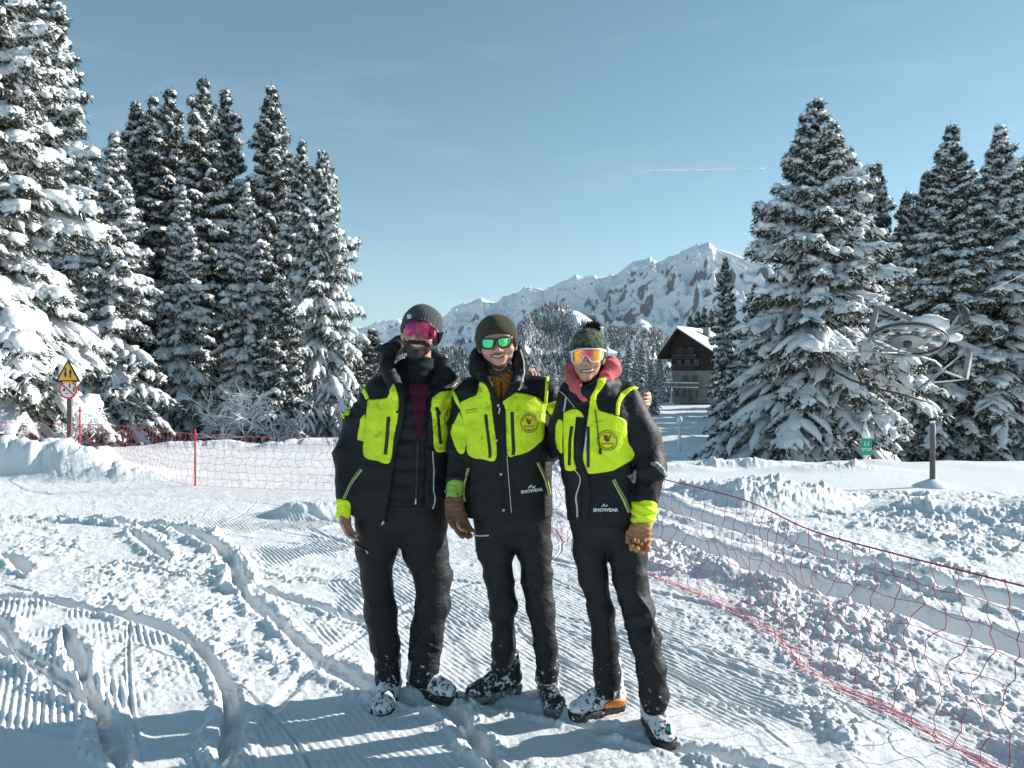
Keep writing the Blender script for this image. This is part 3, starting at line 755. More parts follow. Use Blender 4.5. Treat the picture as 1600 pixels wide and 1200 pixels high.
def surface(fn, lo, hi, h, post=2):
    lo = np.asarray(lo, np.float32); hi = np.asarray(hi, np.float32)
    n = np.ceil((hi-lo)/h).astype(int)+1
    xs, ys, zs = [lo[i]+h*np.arange(n[i], dtype=np.float32) for i in range(3)]
    D = np.ones(tuple(n), np.float32); B = 8
    bc = [np.arange(0, n[i], B) for i in range(3)]
    g = np.stack(np.meshgrid(*[lo[i]+h*(bc[i]+(B-1)/2) for i in range(3)], indexing='ij'), -1).astype(np.float32)
    dc = fn(g); Rb = h*B*.5*1.75
    for (bi, bj, bk) in np.ndindex(dc.shape):
        if abs(dc[bi, bj, bk]) >= Rb*1.5+.012:
            if dc[bi, bj, bk] < 0: D[bc[0][bi]:bc[0][bi]+B, bc[1][bj]:bc[1][bj]+B, bc[2][bk]:bc[2][bk]+B] = -1
    need = np.argwhere(np.abs(dc) < Rb*1.5+.012); ar = np.arange(B)
    for c0 in range(0, len(need), 400):
        nb = need[c0:c0+400]*B
        I = (nb[:, 0, None, None, None]+ar[None, :, None, None]+np.zeros((1, 1, B, B), int)); J = (nb[:, 1, None, None, None]+ar[None, None, :, None]+np.zeros((1, B, 1, B), int)); K = (nb[:, 2, None, None, None]+ar[None, None, None, :]+np.zeros((1, B, B, 1), int))
        ok = (I < n[0]) & (J < n[1]) & (K < n[2]); I, J, K = I[ok], J[ok], K[ok]
        D[I, J, K] = fn(np.stack([lo[0]+h*I, lo[1]+h*J, lo[2]+h*K], -1).astype(np.float32))
    D[0] = D[-1] = 1; D[:, 0] = D[:, -1] = 1; D[:, :, 0] = D[:, :, -1] = 1
    S = D < 0
    off = [(a, b, c) for a in (0, 1) for b in (0, 1) for c in (0, 1)]
    cnt = sum(S[a:n[0]-1+a, b:n[1]-1+b, c:n[2]-1+c].astype(np.int8) for a, b, c in off)
    act = (cnt > 0) & (cnt < 8); idx = -np.ones(act.shape, np.int64); ii = np.argwhere(act); idx[act] = np.arange(len(ii))
    cor = np.stack([D[ii[:, 0]+a, ii[:, 1]+b, ii[:, 2]+c] for a, b, c in off], 1)
    O = np.array(off, np.float32); acc = np.zeros((len(ii), 3), np.float32); w = np.zeros(len(ii), np.float32)
    for i in range(8):
        for j in range(i+1, 8):
            if np.abs(O[i]-O[j]).sum() != 1: continue
            a, b = cor[:, i], cor[:, j]; cr = (a < 0) != (b < 0); t = np.where(cr, a/np.where(cr, a-b, 1), 0)
            acc += np.where(cr[:, None], O[i]+t[:, None]*(O[j]-O[i]), 0); w += cr
    V = lo+h*(ii+acc/np.maximum(w, 1)[:, None]); V = V.astype(np.float32)
    quads = []
    for ax in range(3):
        o1 = [0, 0, 0]; o1[ax] = 1
        A = S[:n[0]-o1[0], :n[1]-o1[1], :n[2]-o1[2]]; B = S[o1[0]:, o1[1]:, o1[2]:]
        e = np.argwhere(A != B); u, v = [(1, 2), (2, 0), (0, 1)][ax]
        e = e[(e[:, u] > 0) & (e[:, v] > 0)]
        inside = A[e[:, 0], e[:, 1], e[:, 2]]
        def g(du, dv):
            q = e.copy(); q[:, u] -= du; q[:, v] -= dv; return idx[q[:, 0], q[:, 1], q[:, 2]]
        q = np.stack([g(1, 1), g(0, 1), g(0, 0), g(1, 0)], 1); q[~inside] = q[~inside][:, ::-1]; quads.append(q)
    Q = np.concatenate(quads); Q = Q[(Q >= 0).all(1)]
    for _ in range(post):
        d = fn(V); N = grad(fn, V, h*.35); gl = np.linalg.norm(N, axis=1)
        V = V-np.clip(d/np.maximum(gl, .3), -h*.7, h*.7)[:, None]*N/np.maximum(gl, 1e-5)[:, None]
    return V, Q
def grad(fn, V, e):
    E = np.eye(3, dtype=np.float32)*e
    return np.stack([(fn(V+E[i])-fn(V-E[i])) for i in range(3)], -1)/(2*e)
def nrm(fn, V, e=.004):
    N = grad(fn, V, e); return N/np.maximum(np.linalg.norm(N, axis=1, keepdims=True), 1e-5)
def garment(name, fn, lo, hi, h, mat, parent, wr=None, attrs=None):
    V, Q = surface(fn, lo, hi, h)
    if wr is not None: V = V+nrm(fn, V)*wr(V)[:, None]
    at = {k: f(V) for k, f in attrs.items()} if attrs else None
    return mesh_np(name, V, [Q], mat, parent, attrs=at, world_coords=True)
def cast(fn, px, py, y0, y1):
    """march from the lens through photo points onto a surface (px,py arrays)"""
    o = np.array([0, 0, CAM_H], np.float32)
    D = np.stack([(px-800)/F, np.ones_like(px), -(py-HZ)/F], -1).astype(np.float32); Ln = np.linalg.norm(D, axis=1, keepdims=True); D /= Ln
    t = np.full(len(px), y0, np.float32)*Ln[:, 0]; best = np.full(len(px), 1e9, np.float32); tb = t.copy()
    for _ in range(70):
        d = fn(o+D*t[:, None]); m = d < best; best = np.where(m, d, best); tb = np.where(m, t, tb)
        t = np.where(d > .0004, t+np.clip(d, .0003, .05)*.8, t); t = np.minimum(t, y1*Ln[:, 0])
    Pn = o+D*tb[:, None]
    for _ in range(5):      # pull near misses onto the surface
        d = fn(Pn); g = grad(fn, Pn, .003); gl = np.linalg.norm(g, axis=1, keepdims=True)+1e-5
        Pn = Pn-np.where(best[:, None] > .001, np.clip(d, -.02, .02)[:, None]*g/gl, 0)
    return Pn
def panel(name, fn, poly, mat, parent, y0, y1, wr=None, t=.003, step=2.2, smooth_edge=True, attrs=None, holes=None, skirt=.008):
    """a piece of cloth cut to a photo outline and laid on the surface fn, with a real edge"""
    pts = np.asarray(poly, float)
    if smooth_edge: pts = spline(np.vstack([pts, pts[:1]]), 5)[:-1]
    # densify
    out = []
    for a, b in zip(pts, np.roll(pts, -1, 0)):
        k = max(1, int(np.linalg.norm(b-a)/step)); out += [a+(b-a)*i/k for i in range(k)]
    bd = np.array(out); nb = len(bd)
    x0, y0_ = bd.min(0); x1, y1_ = bd.max(0)
    gx, gy = np.meshgrid(np.arange(x0+step/2, x1, step), np.arange(y0_+step/2, y1_, step)); gx = gx.ravel(); gy = gy.ravel()
    sdv = polysd(gx, gy, [tuple(q) for q in bd]); k = sdv < -step*.6
    allp = np.vstack([bd, np.stack([gx[k], gy[k]], 1)])
    r = delaunay_2d_cdt([Vector(q) for q in allp], [(i, (i+1) % nb) for i in range(nb)], [], 1, 1e-5)
    v2 = np.array([tuple(v) for v in r[0]]); tri = np.array([f for f in r[2] if len(f) == 3], int)
    W = cast(fn, v2[:, 0], v2[:, 1], y0, y1); N = nrm(fn, W); w0 = wr(W) if wr is not None else 0
    W1 = W+N*(np.asarray(w0+t).reshape(-1, 1) if wr is not None else t)
    # boundary edges -> skirt
    e = {}
    for f in tri:
        for i in range(3):
            a, b = f[i], f[(i+1) % 3]
            if (b, a) in e: e.pop((b, a))
            else: e[(a, b)] = 1
    be = np.array(list(e.keys()), int); bv = np.unique(be); mp = -np.ones(len(v2), int); mp[bv] = np.arange(len(bv))+len(v2)
    Vs = np.vstack([W1, W1[bv]-N[bv]*(t+skirt)])
    q = np.stack([be[:, 0], be[:, 1], mp[be[:, 1]], mp[be[:, 0]]], 1)
    # orientation: photo y is down -> flip when needed
    a, b, c = Vs[tri[0, 0]], Vs[tri[0, 1]], Vs[tri[0, 2]]
    if np.dot(np.cross(b-a, c-a), N[tri[0, 0]]) < 0: tri = tri[:, ::-1]; q = q[:, ::-1]
    else: q = q[:, [0, 1, 2, 3]]
    q = q[:, ::-1]
    at = {k: f(Vs) for k, f in attrs.items()} if attrs else None
    return mesh_np(name, Vs, [tri, q], mat, parent, attrs=at, world_coords=True)
def strip(name, fn, line, w, mat, parent, y0, y1, wr=None, t=.004, n=5, skirt=.008):
    """a ribbon of photo width w along a photo line (open or closed)"""
    line = np.asarray(line, float); closed = len(line) > 3 and np.linalg.norm(line[0]-line[-1]) < .01
    if closed:
        q = spline(np.vstack([line[-2], line, line[1]]), n)[n:-n]
    else: q = spline(line, n) if len(line) > 2 else np.array([line[0]+(line[1]-line[0])*k for k in np.linspace(0, 1, 8)])
    seg = np.r_[0, np.cumsum(np.linalg.norm(np.diff(q, axis=0), axis=1))]; m = max(4, int(seg[-1]/2.0))
    u = np.linspace(0, seg[-1], m); c = np.stack([np.interp(u, seg, q[:, 0]), np.interp(u, seg, q[:, 1])], 1)
    T = np.gradient(c, axis=0)
    if closed: T[0] = T[-1] = c[1]-c[-2]
    T /= np.linalg.norm(T, axis=1, keepdims=True); Nn = np.stack([-T[:, 1], T[:, 0]], 1)
    A = c+Nn*w/2; B = c-Nn*w/2; pq = np.vstack([A, c, B])
    W = cast(fn, pq[:, 0].astype(np.float32), pq[:, 1].astype(np.float32), y0, y1); N = nrm(fn, W); w0 = wr(W).reshape(-1, 1) if wr is not None else 0
    W1 = W+N*(w0+t); lowA = W1[:m]-N[:m]*(t+skirt); lowB = W1[2*m:]-N[2*m:]*(t+skirt)
    V = np.vstack([lowA, W1, lowB]); i = np.arange(m-1); Q = []
    for r in range(4): Q.append(np.stack([r*m+i, (r+1)*m+i, (r+1)*m+i+1, r*m+i+1], 1))
    Q = np.concatenate(Q); a, b, d = V[m], V[2*m], V[m+1]
    if np.dot(np.cross(b-a, d-a), N[0]) < 0: Q = Q[:, ::-1]
    return mesh_np(name, V, [Q], mat, parent, world_coords=True)
def folds(seed, amp, fx=9., fz=26., extra=None):
    """cloth wrinkles: sharp diagonal creases over soft swells"""
    def f(V):
        x, y, z = V[:, 0], V[:, 1], V[:, 2]
        w1 = vn3(x*4, y*4, z*4, seed)*.9; w2 = vn3(x*9, y*9, z*9, seed+9)*.35
        def crease(a, b, c, s2, sharp):
            n = np.abs(vn3(a+w1+w2, b-w1, c+w1*1.5, s2)); return np.clip(1-n*3.2, 0, 1)**sharp
        r = crease(x*fx*.7+z*fz*.35, y*fx*.6, z*fz*.55-x*fx*.5, seed+1, 1.3)*.75
        r += crease(x*fx*.7-z*fz*.30, y*fx*.6, z*fz*.7+x*fx*.6, seed+2, 1.5)*.65
        r += crease(x*fx*1.8, y*fx*1.6, z*fz*1.3, seed+4, 1.2)*.28
        m = .35+.65*sstep(-.35, .35, vn3(x*3.1, y*3.1, z*3.6, seed+7))
        r = amp*(r*m*1.25-.35)+amp*.55*vn3(x*4.5, y*4.5, z*6, seed+3)
        if extra is not None: r = r*extra(V)
        return r.astype(np.float32)
    return f
# cloth materials
def cloth(name, c, rough=.75, var=.12, weave=420, bump=.25, dirt=None, sheen=.0, spec=.3):
    t = NT(name, rough); f = t.noise(14, 4)
    col = t.ramp(f, [(.3, tuple(q*(1-var) for q in c)), (.7, tuple(q*(1+var) for q in c))])
    if dirt:
        dn = t.noise(16, 6, .7); fac = t.ramp(dn, [(.54, (0, 0, 0)), (.74, (1, 1, 1))])
        mx = t.n('ShaderNodeMix', _data_type='RGBA'); t.l(fac, mx.inputs['Factor']); t.l(col, mx.inputs['A']); mx.inputs['B'].default_value = (*dirt, 1)
        col = mx.outputs['Result']
    t.base(col); t.b.inputs['Specular IOR Level'].default_value = spec
    if sheen: t.b.inputs['Sheen Weight'].default_value = sheen
    mp = t.n('ShaderNodeMapping'); mp.inputs['Scale'].default_value = (1, 1, 1.7); mp.inputs['Rotation'].default_value = (0, .5, 0); t.l(t.coord(), mp.inputs[0])
    b1 = t.n('ShaderNodeBump', Strength=.4, Distance=.012); t.l(t.noise(22, 4, .55, mp.outputs[0], 1.2), b1.inputs['Height'])
    b2 = t.n('ShaderNodeBump', Strength=bump, Distance=.0015); t.l(t.noise(weave, 2), b2.inputs['Height']); t.l(b1.outputs[0], b2.inputs['Normal']); t.l(b2.outputs[0], t.b.inputs['Normal'])
    return t.m
M['black_shell'] = cloth('black_shell_fabric', (.0055, .007, .009), .6, .2, spec=.32)
M['black_soft'] = cloth('black_fleece', (.005, .006, .007), .95, .2, 200, .6, spec=.1)
M['trouser'] = cloth('dark_trouser_fabric', (.019, .022, .026), .5, .2, spec=.5)
M['lime'] = cloth('hi_vis_lime', (.72, .95, .02), .6, .08, dirt=None, spec=.3)
M['lime_dirty'] = cloth('hi_vis_lime_soiled', (.66, .87, .025), .65, .12, dirt=(.24, .37, .03), spec=.3)
M['lime_zip'] = cloth('lime_zip_tape', (.42, .52, .16), .6, .1)
M['zip'] = simple('black_zip', (.008, .008, .009), .45, .2, 300, .3, bdist=.001)
M['metal'] = simple('zip_metal', (.5, .5, .52), .35, .1, 50, metal=.9)
M['piping'] = simple('reflective_piping', (.55, .57, .58), .4, .1, 60)
M['white_print'] = simple('white_print', (.78, .8, .82), .6, .05)
M['maroon'] = cloth('maroon_fleece', (.055, .006, .022), .9, .15, 200, .5)
M['teal_dark'] = cloth('dark_teal_gaiter', (.005, .012, .015), .9, .2, 250, .5)
M['orange_knit'] = cloth('ochre_fleece', (.33, .14, .02), .9, .25, 120, .8)
M['grey_knit'] = cloth('grey_green_gaiter', (.05, .055, .05), .95, .2, 200, .6)
M['pink'] = cloth('coral_pink_hood', (.52, .115, .125), .85, .10, 200, .4)
M['skin'] = (lambda t: (t.base(t.ramp(t.noise(25, 4), [(.3, (.47, .245, .175)), (.7, (.58, .32, .235))])), t.b.inputs.__getitem__('Subsurface Weight').__setattr__('default_value', .12), t.b.inputs.__getitem__('Subsurface Radius').__setattr__('default_value', (.01, .004, .002)), t.bump(t.noise(300, 3), .15, .001), t.m)[-1])(NT('skin', .45))
M['lips'] = simple('lips', (.20, .065, .055), .4, .1, 50)
M['teeth'] = simple('teeth', (.50, .46, .41), .3, .03, 50)
M['mouth'] = simple('mouth_dark', (.05, .012, .012), .6, .1, 50)
M['hair'] = (lambda t: (t.base(t.ramp(t.noise(160, 4, .7), [(.35, (.010, .007, .006)), (.7, (.045, .03, .024))])), t.bump(t.noise(500, 3), .9, .003), t.m)[-1])(NT('dark_hair', .8))
def knit(name, c1, c2, scale=1.0, camo=None):
    t = NT(name, .95); co = t.coord()
    w = t.n('ShaderNodeTexWave', _wave_type='BANDS', _bands_direction='X', Scale=70*scale, Distortion=1.0, Detail=1.0); t.l(co, w.inputs['Vector'])
    col = t.ramp(w.outputs['Fac'], [(.2, c1), (.8, c2)])
    if camo:
        n = t.noise(26, 2, .5); stops = [(.0, camo[0]), (.42, camo[1]), (.50, camo[2]), (.58, camo[3])]
        r = t.t.nodes.new('ShaderNodeValToRGB'); r.color_ramp.interpolation = 'CONSTANT'; e = r.color_ramp.elements
        while len(e) < 4: e.new(.5)
        for i, (p, cc) in enumerate(stops): e[i].position = p; e[i].color = (*cc, 1)
        t.l(n, r.inputs['Fac']); col = r.outputs['Color']
    t.base(col); t.bump(w.outputs['Fac'], .7, .004); t.b.inputs['Sheen Weight'].default_value = .15
    return t.m
M['knit_grey'] = knit('grey_rib_knit', (.022, .028, .034), (.085, .095, .105))
M['knit_olive'] = knit('olive_knit', (.028, .028, .012), (.050, .047, .020), 1.6)
M['knit_camo'] = knit('camouflage_knit', (0, 0, 0), (1, 1, 1), 1.2, [(.012, .016, .014), (.022, .045, .026), (.10, .15, .06), (.012, .03, .02)])
M['pom'] = simple('dark_brown_fur', (.03, .018, .016), .95, .5, 200, .8)
def lens(name, stops, scale=9.0, axis='X'):
    t = NT(name, .06); co = t.coord(); n = t.n('ShaderNodeTexGradient')
    g = t.n('ShaderNodeNewGeometry'); s = t.n('ShaderNodeSeparateXYZ'); t.l(g.outputs['Normal'], s.inputs[0])
    nn = t.noise(scale, 2); ad = t.n('ShaderNodeMath', _operation='MULTIPLY_ADD'); t.l(s.outputs['X'], ad.inputs[0]); ad.inputs[1].default_value = .45; t.l(nn, ad.inputs[2])
    t.base(t.ramp(ad.outputs[0], stops)); t.b.inputs['Metallic'].default_value = .75; t.b.inputs['Coat Weight'].default_value = .6
    t.b.inputs['Coat Roughness'].default_value = .03
    return t.m
M['lens_magenta'] = lens('magenta_mirror_lens', [(.2, (.50, .01, .13)), (.40, (.10, .005, .06)), (.52, (.60, .02, .15)), (.62, (.16, .008, .07)), (.8, (.60, .04, .14))], 30)
M['lens_green'] = lens('green_mirror_lens', [(.2, (.05, .55, .45)), (.45, (.05, .80, .20)), (.6, (.02, .55, .18)), (.9, (.35, .95, .25))], 30)
M['lens_orange'] = lens('orange_mirror_lens', [(.12, (.95, .42, .03)), (.36, (.85, .12, .10)), (.55, (.55, .04, .12)), (.72, (.92, .40, .04)), (.9, (.95, .6, .1))], 10)
M['frame_black'] = simple('black_frame', (.01, .01, .012), .3, .1, 50)
M['frame_white'] = simple('white_frame', (.72, .74, .74), .35, .05, 50)
M['glove_tan'] = (lambda t: (t.base(t.ramp(t.noise(30, 5, .65), [(.3, (.26, .12, .05)), (.7, (.46, .24, .10))])), t.bump(t.noise(120, 4), .5, .003), t.m)[-1])(NT('tan_leather', .75))
M['glove_brown'] = (lambda t: (t.base(t.ramp(t.noise(30, 5, .65), [(.3, (.10, .045, .022)), (.7, (.20, .10, .05))])), t.bump(t.noise(120, 4), .5, .003), t.m)[-1])(NT('brown_leather', .7))
def boot_mat(name, c, snow=.5):
    t = NT(name, .6); n = t.noise(38, 5, .7)
    t.base(t.ramp(n, [(.0, c), (snow, c), (snow+.03, (.8, .83, .86)), (1, (.85, .87, .9))])); t.bump(n, .8, .01); return t.m
M['boot_snowy'] = boot_mat('snow_crusted_boot', (.02, .022, .026), .44)
M['boot_black'] = boot_mat('black_boot', (.014, .016, .02), .54)
M['sole'] = boot_mat('boot_sole', (.02, .02, .022), .60)
M['sole_grey'] = boot_mat('boot_grey_rand', (.20, .20, .20), .56)
M['orange_tpu'] = boot_mat('orange_heel_clip', (.75, .22, .02), .68)
M['teal_lace'] = simple('teal_lace', (.02, .30, .24), .6, .2)
M['badge_red'] = simple('dark_red_print', (.30, .03, .02), .6, .2)
# ------------------------------------------------------------------ nets, poles, signs, chalet, lift wheel, contrail
c7 = lambda x, y: (1250+x/3.4286, 430+y/3.4286)
c8 = lambda x, y: (1350+x/6.668, 460+y/6.668)
M['net_red'] = simple('magenta_red_net_cord', (.32, .012, .055), .6, .2, 60)
M['net_pink'] = simple('faded_pink_net_cord', (.62, .10, .13), .7, .15, 60)
M['post_red'] = simple('red_plastic_post', (.50, .03, .05), .4, .1, 30)
M['steel'] = simple('galvanised_steel', (.30, .31, .32), .45, .2, 12, .2, metal=.3)
M['dark_steel'] = simple('dark_steel', (.06, .063, .068), .5, .2, 12, metal=.3)
M['cable'] = simple('black_cable', (.012, .012, .013), .6, .1, 12)
M['wood_pole'] = simple('weathered_grey_brown_wood', (.12, .105, .095), .85, .3, 25, .5)
M['plate_black'] = simple('sign_black', (.012, .012, .012), .5, .1)
M['plate_yellow'] = simple('sign_yellow', (.85, .46, .04), .45, .06)
M['plate_white'] = simple('sign_white', (.78, .78, .76), .45, .05)
M['plate_red'] = simple('sign_red', (.62, .04, .05), .45, .05)
M['plate_green'] = simple('sign_green', (.01, .36, .20), .45, .05)

def net(name, label, path, top, cell, r, seed, mat_, thick=.005, bundle=True, group='red safety nets'):
    rng = np.random.default_rng(seed); p = spline(path, 12); seg = np.r_[0, np.cumsum(np.linalg.norm(np.diff(p, axis=0), axis=1))]
    n = int(seg[-1]/cell)+1; u = np.linspace(0, seg[-1], n*4-3)
    X = np.interp(u, seg, p[:, 0]); Y = np.interp(u, seg, p[:, 1]); Zg = ground_h(X, Y); T = np.stack([np.gradient(X), np.gradient(Y)], 1); T /= np.linalg.norm(T, axis=1, keepdims=True); Nn = np.stack([-T[:, 1], T[:, 0]], 1)
    Zg = np.minimum(Zg, .12); Zb = np.convolve(np.pad(Zg, 12, 'edge'), np.ones(25)/25, 'valid')[:len(Zg)]
    root = empty(name, (float(X[0]), float(Y[0]), 0.)); o3 = np.array([X[0], Y[0], 0.])
    rows = 7; H = np.array([top(a) for a in u])-Zb
    ph = rng.uniform(0, 6.28, 6)
    def pt(i, v):     # v 0 bottom .. 1 top
        s = u[i]; w = math.sin(v*math.pi)
        along = .030*math.sin(v*9+s*2.1+ph[0])*w*1.3+.018*math.sin(s*13.7+v*17+ph[1])*w-.05*(1-v)*math.sin(s*.9+ph[4])
        out = .05*w*math.sin(s*1.3+ph[2])+.025*w*math.sin(v*14+s*5+ph[3])
        return np.array([X[i]+T[i, 0]*along+Nn[i, 0]*out, Y[i]+T[i, 1]*along+Nn[i, 1]*out, Zb[i]+H[i]*v+.012*math.sin(s*21+v*5)*w+.01])
    mesh = MB(); edge = MB(); vv = np.linspace(0, 1, rows+1)
    for k, v in enumerate(vv):
        line = [pt(i, v)-o3 for i in range(0, len(u), 2)]
        if k == rows: edge.tube(line, thick, 5)
        else: mesh.tube(line, r*.9, 3, False)
    for i in range(0, len(u), 4):
        mesh.tube([pt(i, v)-o3+np.array([T[i, 0], T[i, 1], 0])*.010*math.sin(v*43+i) for v in np.linspace(0, 1, 22)], r, 3, False)
    mesh.build('net_mesh', mat_, root, True); edge.build('top_rope', mat_, root, True)
    if bundle:
        g = MB()
        for j in range(4):
            a, b = rng.uniform(0, 6.28, 2); g.tube([np.array([X[i]+Nn[i, 0]*.035*math.sin(u[i]*6+a)+rng.normal(0, .006), Y[i]+Nn[i, 1]*.035*math.sin(u[i]*6+a), Zg[i]+.014+.012*math.sin(u[i]*11+b)])-o3 for i in range(0, len(u))], .0017, 3, False)
        g.build('gathered_hem', M['net_pink'], root, True)
    return tag(root, label, 'net', group)
net('safety_net', 'dark red mesh net with gathered pink hem running towards the viewer right of the woman', [(0.2, 7.75), (0.52, 6.9), (1.04, 5.67), (1.44, 4.79), (1.53, 3.95), (1.71, 3.43), (1.88, 3.01), (2.1, 2.4), (2.5, 1.2), (2.9, -.5)], lambda s: .735+.02*math.sin(s*1.1), .108, .0022, 1, M['net_red'], .0042)
net('safety_net', 'pale red mesh net strung between red posts in front of the left stand of spruces', [(0.2, 7.8), (-1.1, 9.2), (-2.3, 9.75), (-4.19, 10.2), (-5.4, 11.2), (-6.75, 12.1), (-9.2, 12.6), (-12, 12.7)], lambda s: .66+.03*abs(math.sin(s*.62+.6)), .12, .0024, 2, M['net_pink'], .005, False)
def net_post(px, y, h, label):
    x = (px-800)/F*y; g = gz(x, y); o = empty('net_post', (x, y, g-.1))
    b = MB(); b.lathe([(.012, 0), (.012, h), (.009, h+.03), (.0, h+.035)], k=10); b.build('pole', M['post_red'], o, True)
    c = MB(); c.lathe([(.022, h*.93), (.026, h*.94), (.026, h*.96), (.022, h*.97)], k=10); c.build('net_hook', M['post_red'], o, True)
    tag(o, label, 'post', 'red net posts')
net_post(305, 10.17, .82, 'red net post standing free in bright snow before the frosted shrub')
net_post(125, 11.9, .84, 'red net post close to the yellow warning sign, half behind the snow bank')

def snow_cap(o, r, z, h):
    c = MB(); c.lathe([(r*.9, z), (r*1.15, z+h*.3), (r*1.0, z+h*.75), (r*.5, z+h), (0.0, z+h*1.02)], k=12); c.build('snow_cap', M['snow'], o, True)
# marker poles
y = 10.2; x = (1457-800)/F*y; o = empty('wooden_pole', (x, y, gz(x, y)-.15))
b = MB(); b.lathe([(.036, 0), (.034, .5), (.031, .98), (.029, 1.0)], k=12); b.build('shaft', M['wood_pole'], o, True); snow_cap(o, .030, .99, .035)
c = MB(); c.tube([(.031, .012, .3), (.033, .012, .6), (.030, .010, .98)], [.006, .010, .012], 6); c.build('snow_streak', M['snow'], o, True)
c = MB(); c.lathe([(.30, .10), (.22, .17), (.10, .225), (.05, .25), (0, .25)], k=20); c.build('snow_foot', M['snow'], o, True)
tag(o, 'grey brown pole with a snow cap standing in open snow below the lift wheel', 'pole')
y = 50; x = (1062-800)/F*y; g = gz(x, y); o = empty('marker_pole', (x, y, g-.3)); h = CAM_H-(657-HZ)/F*y-g+.3
b = MB(); b.lathe([(.10, 0), (.10, h)], k=12); b.build('shaft', M['plate_white'], o, True); snow_cap(o, .15, h-.1, .38)
tag(o, 'white frosted pole with a round snow knob between the woman and the chalet', 'pole')

# warning signs on one pole
y = 13.0; x = (108-800)/F*y; zb = gz(x, y); o = empty('warning_sign', (x, y, zb-.2)); k = y/F
zz = lambda py: CAM_H-(py-HZ)/F*y-(zb-.2)
b = MB(); b.box((0, .02, zz(600)/2), (.075, .05, zz(600)), bevel=0); b.build('post', M['wood_pole'], o)
def plate(name, pts, yo, th, mat_, par, hole=None):
    n = len(pts); V = [(a, yo, c) for a, c in pts]+[(a, yo+th, c) for a, c in pts]
    m = MB(); m.add(V, [tuple(range(n)), tuple(range(2*n-1, n-1, -1))]+[(i, (i+1) % n+0, (i+1) % n+n, i+n)[::-1] for i in range(n)]); return m.build(name, mat_, par)
def rtri(cx, zt, zb_, hw, r):
    pts = []; cs = [(cx, zt), (cx-hw, zb_), (cx+hw, zb_)]; cen = (cx, (zt+2*zb_)/3)
    for i in range(3):
        a = np.array(cs[i]); p0 = np.array(cs[i-1]); p1 = np.array(cs[(i+1) % 3]); d0 = (p0-a)/np.linalg.norm(p0-a); d1 = (p1-a)/np.linalg.norm(p1-a)
        for t in (0, .25, .5, .75, 1): pts.append(tuple((a+d0*r)*(1-t)**2+2*a*t*(1-t)+(a+d1*r)*t*t))
    return pts
tri_ = plate('warning_triangle', rtri(0, zz(561), zz(596.5), 19.5*k, .03), -.035, .012, M['plate_black'], o)
plate('yellow_field', rtri(0, zz(566), zz(594), 15.2*k, .02), -.0375, .003, M['plate_yellow'], tri_)
def arrow(cx, z0, z1, w, par):    # from z0 to z1, head at z1
    s = 1 if z1 > z0 else -1; hw = w*2.4; hl = .075
    plate('arrow', [(cx-w, z0), (cx+w, z0), (cx+w, z1-s*hl), (cx+hw, z1-s*hl), (cx, z1), (cx-hw, z1-s*hl), (cx-w, z1-s*hl)][::s], -.0400, .0024, M['plate_black'], par)
arrow(-3.8*k, zz(575), zz(590.5), .012, tri_); arrow(4.0*k, zz(590.5), zz(576), .012, tri_)
b = MB(); b.box((0, -.03, zz(596.5)-.005), (14*k, .012, .03)); b.build('bracket', M['plate_yellow'], o)
def ring(cx, cz, r, n=48, scal=0.0, ns=22): return [(cx+(r+scal*math.cos(a*ns))*math.cos(a), cz+(r+scal*math.cos(a*ns))*math.sin(a)) for a in np.arange(n*3)*2*math.pi/(n*3)]
rd = plate('prohibition_disc', ring(0, zz(609), 14.2*k, scal=.006), -.03, .012, M['plate_red'], o)
plate('white_field', ring(0, zz(609), 11.6*k), -.0325, .003, M['plate_white'], rd)
a = math.radians(-42); L_ = 12*k; cz = zz(609)
b = MB(); b.beam((-L_*math.cos(a), -.035, cz-L_*math.sin(a)), (L_*math.cos(a), -.035, cz+L_*math.sin(a)), .003, .024); b.build('diagonal_bar', M['plate_red'], rd)
def picto(pts, par): plate('pictogram', pts, -.0352, .0024, M['plate_black'], par)
for px_, py_, kind in ((110.5, 602.5, 'walk'), (117, 608.5, 'walk'), (101.5, 609, 'disc'), (106.5, 615, 'sled')):
    ux, uz = (px_-108)*k, zz(py_)
    if kind == 'walk':
        picto([(ux-.012, uz-.04), (ux-.003, uz-.04), (ux+.001, uz-.008), (ux+.010, uz-.04), (ux+.018, uz-.04), (ux+.010, uz+.012), (ux+.018, uz+.004), (ux+.020, uz+.010), (ux+.008, uz+.028), (ux-.006, uz+.026), (ux-.016, uz+.004), (ux-.010, uz+.004)], rd); picto(ring(ux+.003, uz+.038, .0085, 4), rd)
    elif kind == 'disc': picto([(ux-.022, uz-.018), (ux+.020, uz-.022), (ux+.026, uz-.014), (ux+.020, uz+.012), (ux+.010, uz+.028), (ux-.002, uz+.024), (ux-.008, uz+.002), (ux-.024, uz-.006)], rd)
    else: picto([(ux-.030, uz-.004), (ux+.020, uz-.004), (ux+.034, uz+.012), (ux+.030, uz+.016), (ux+.016, uz+.004), (ux-.006, uz+.004), (ux-.012, uz+.016), (ux-.020, uz+.014), (ux-.018, uz+.004), (ux-.030, uz+.002)], rd)
tag(o, 'yellow triangle with two black arrows over a round red ringed prohibition sign on a post', 'sign')

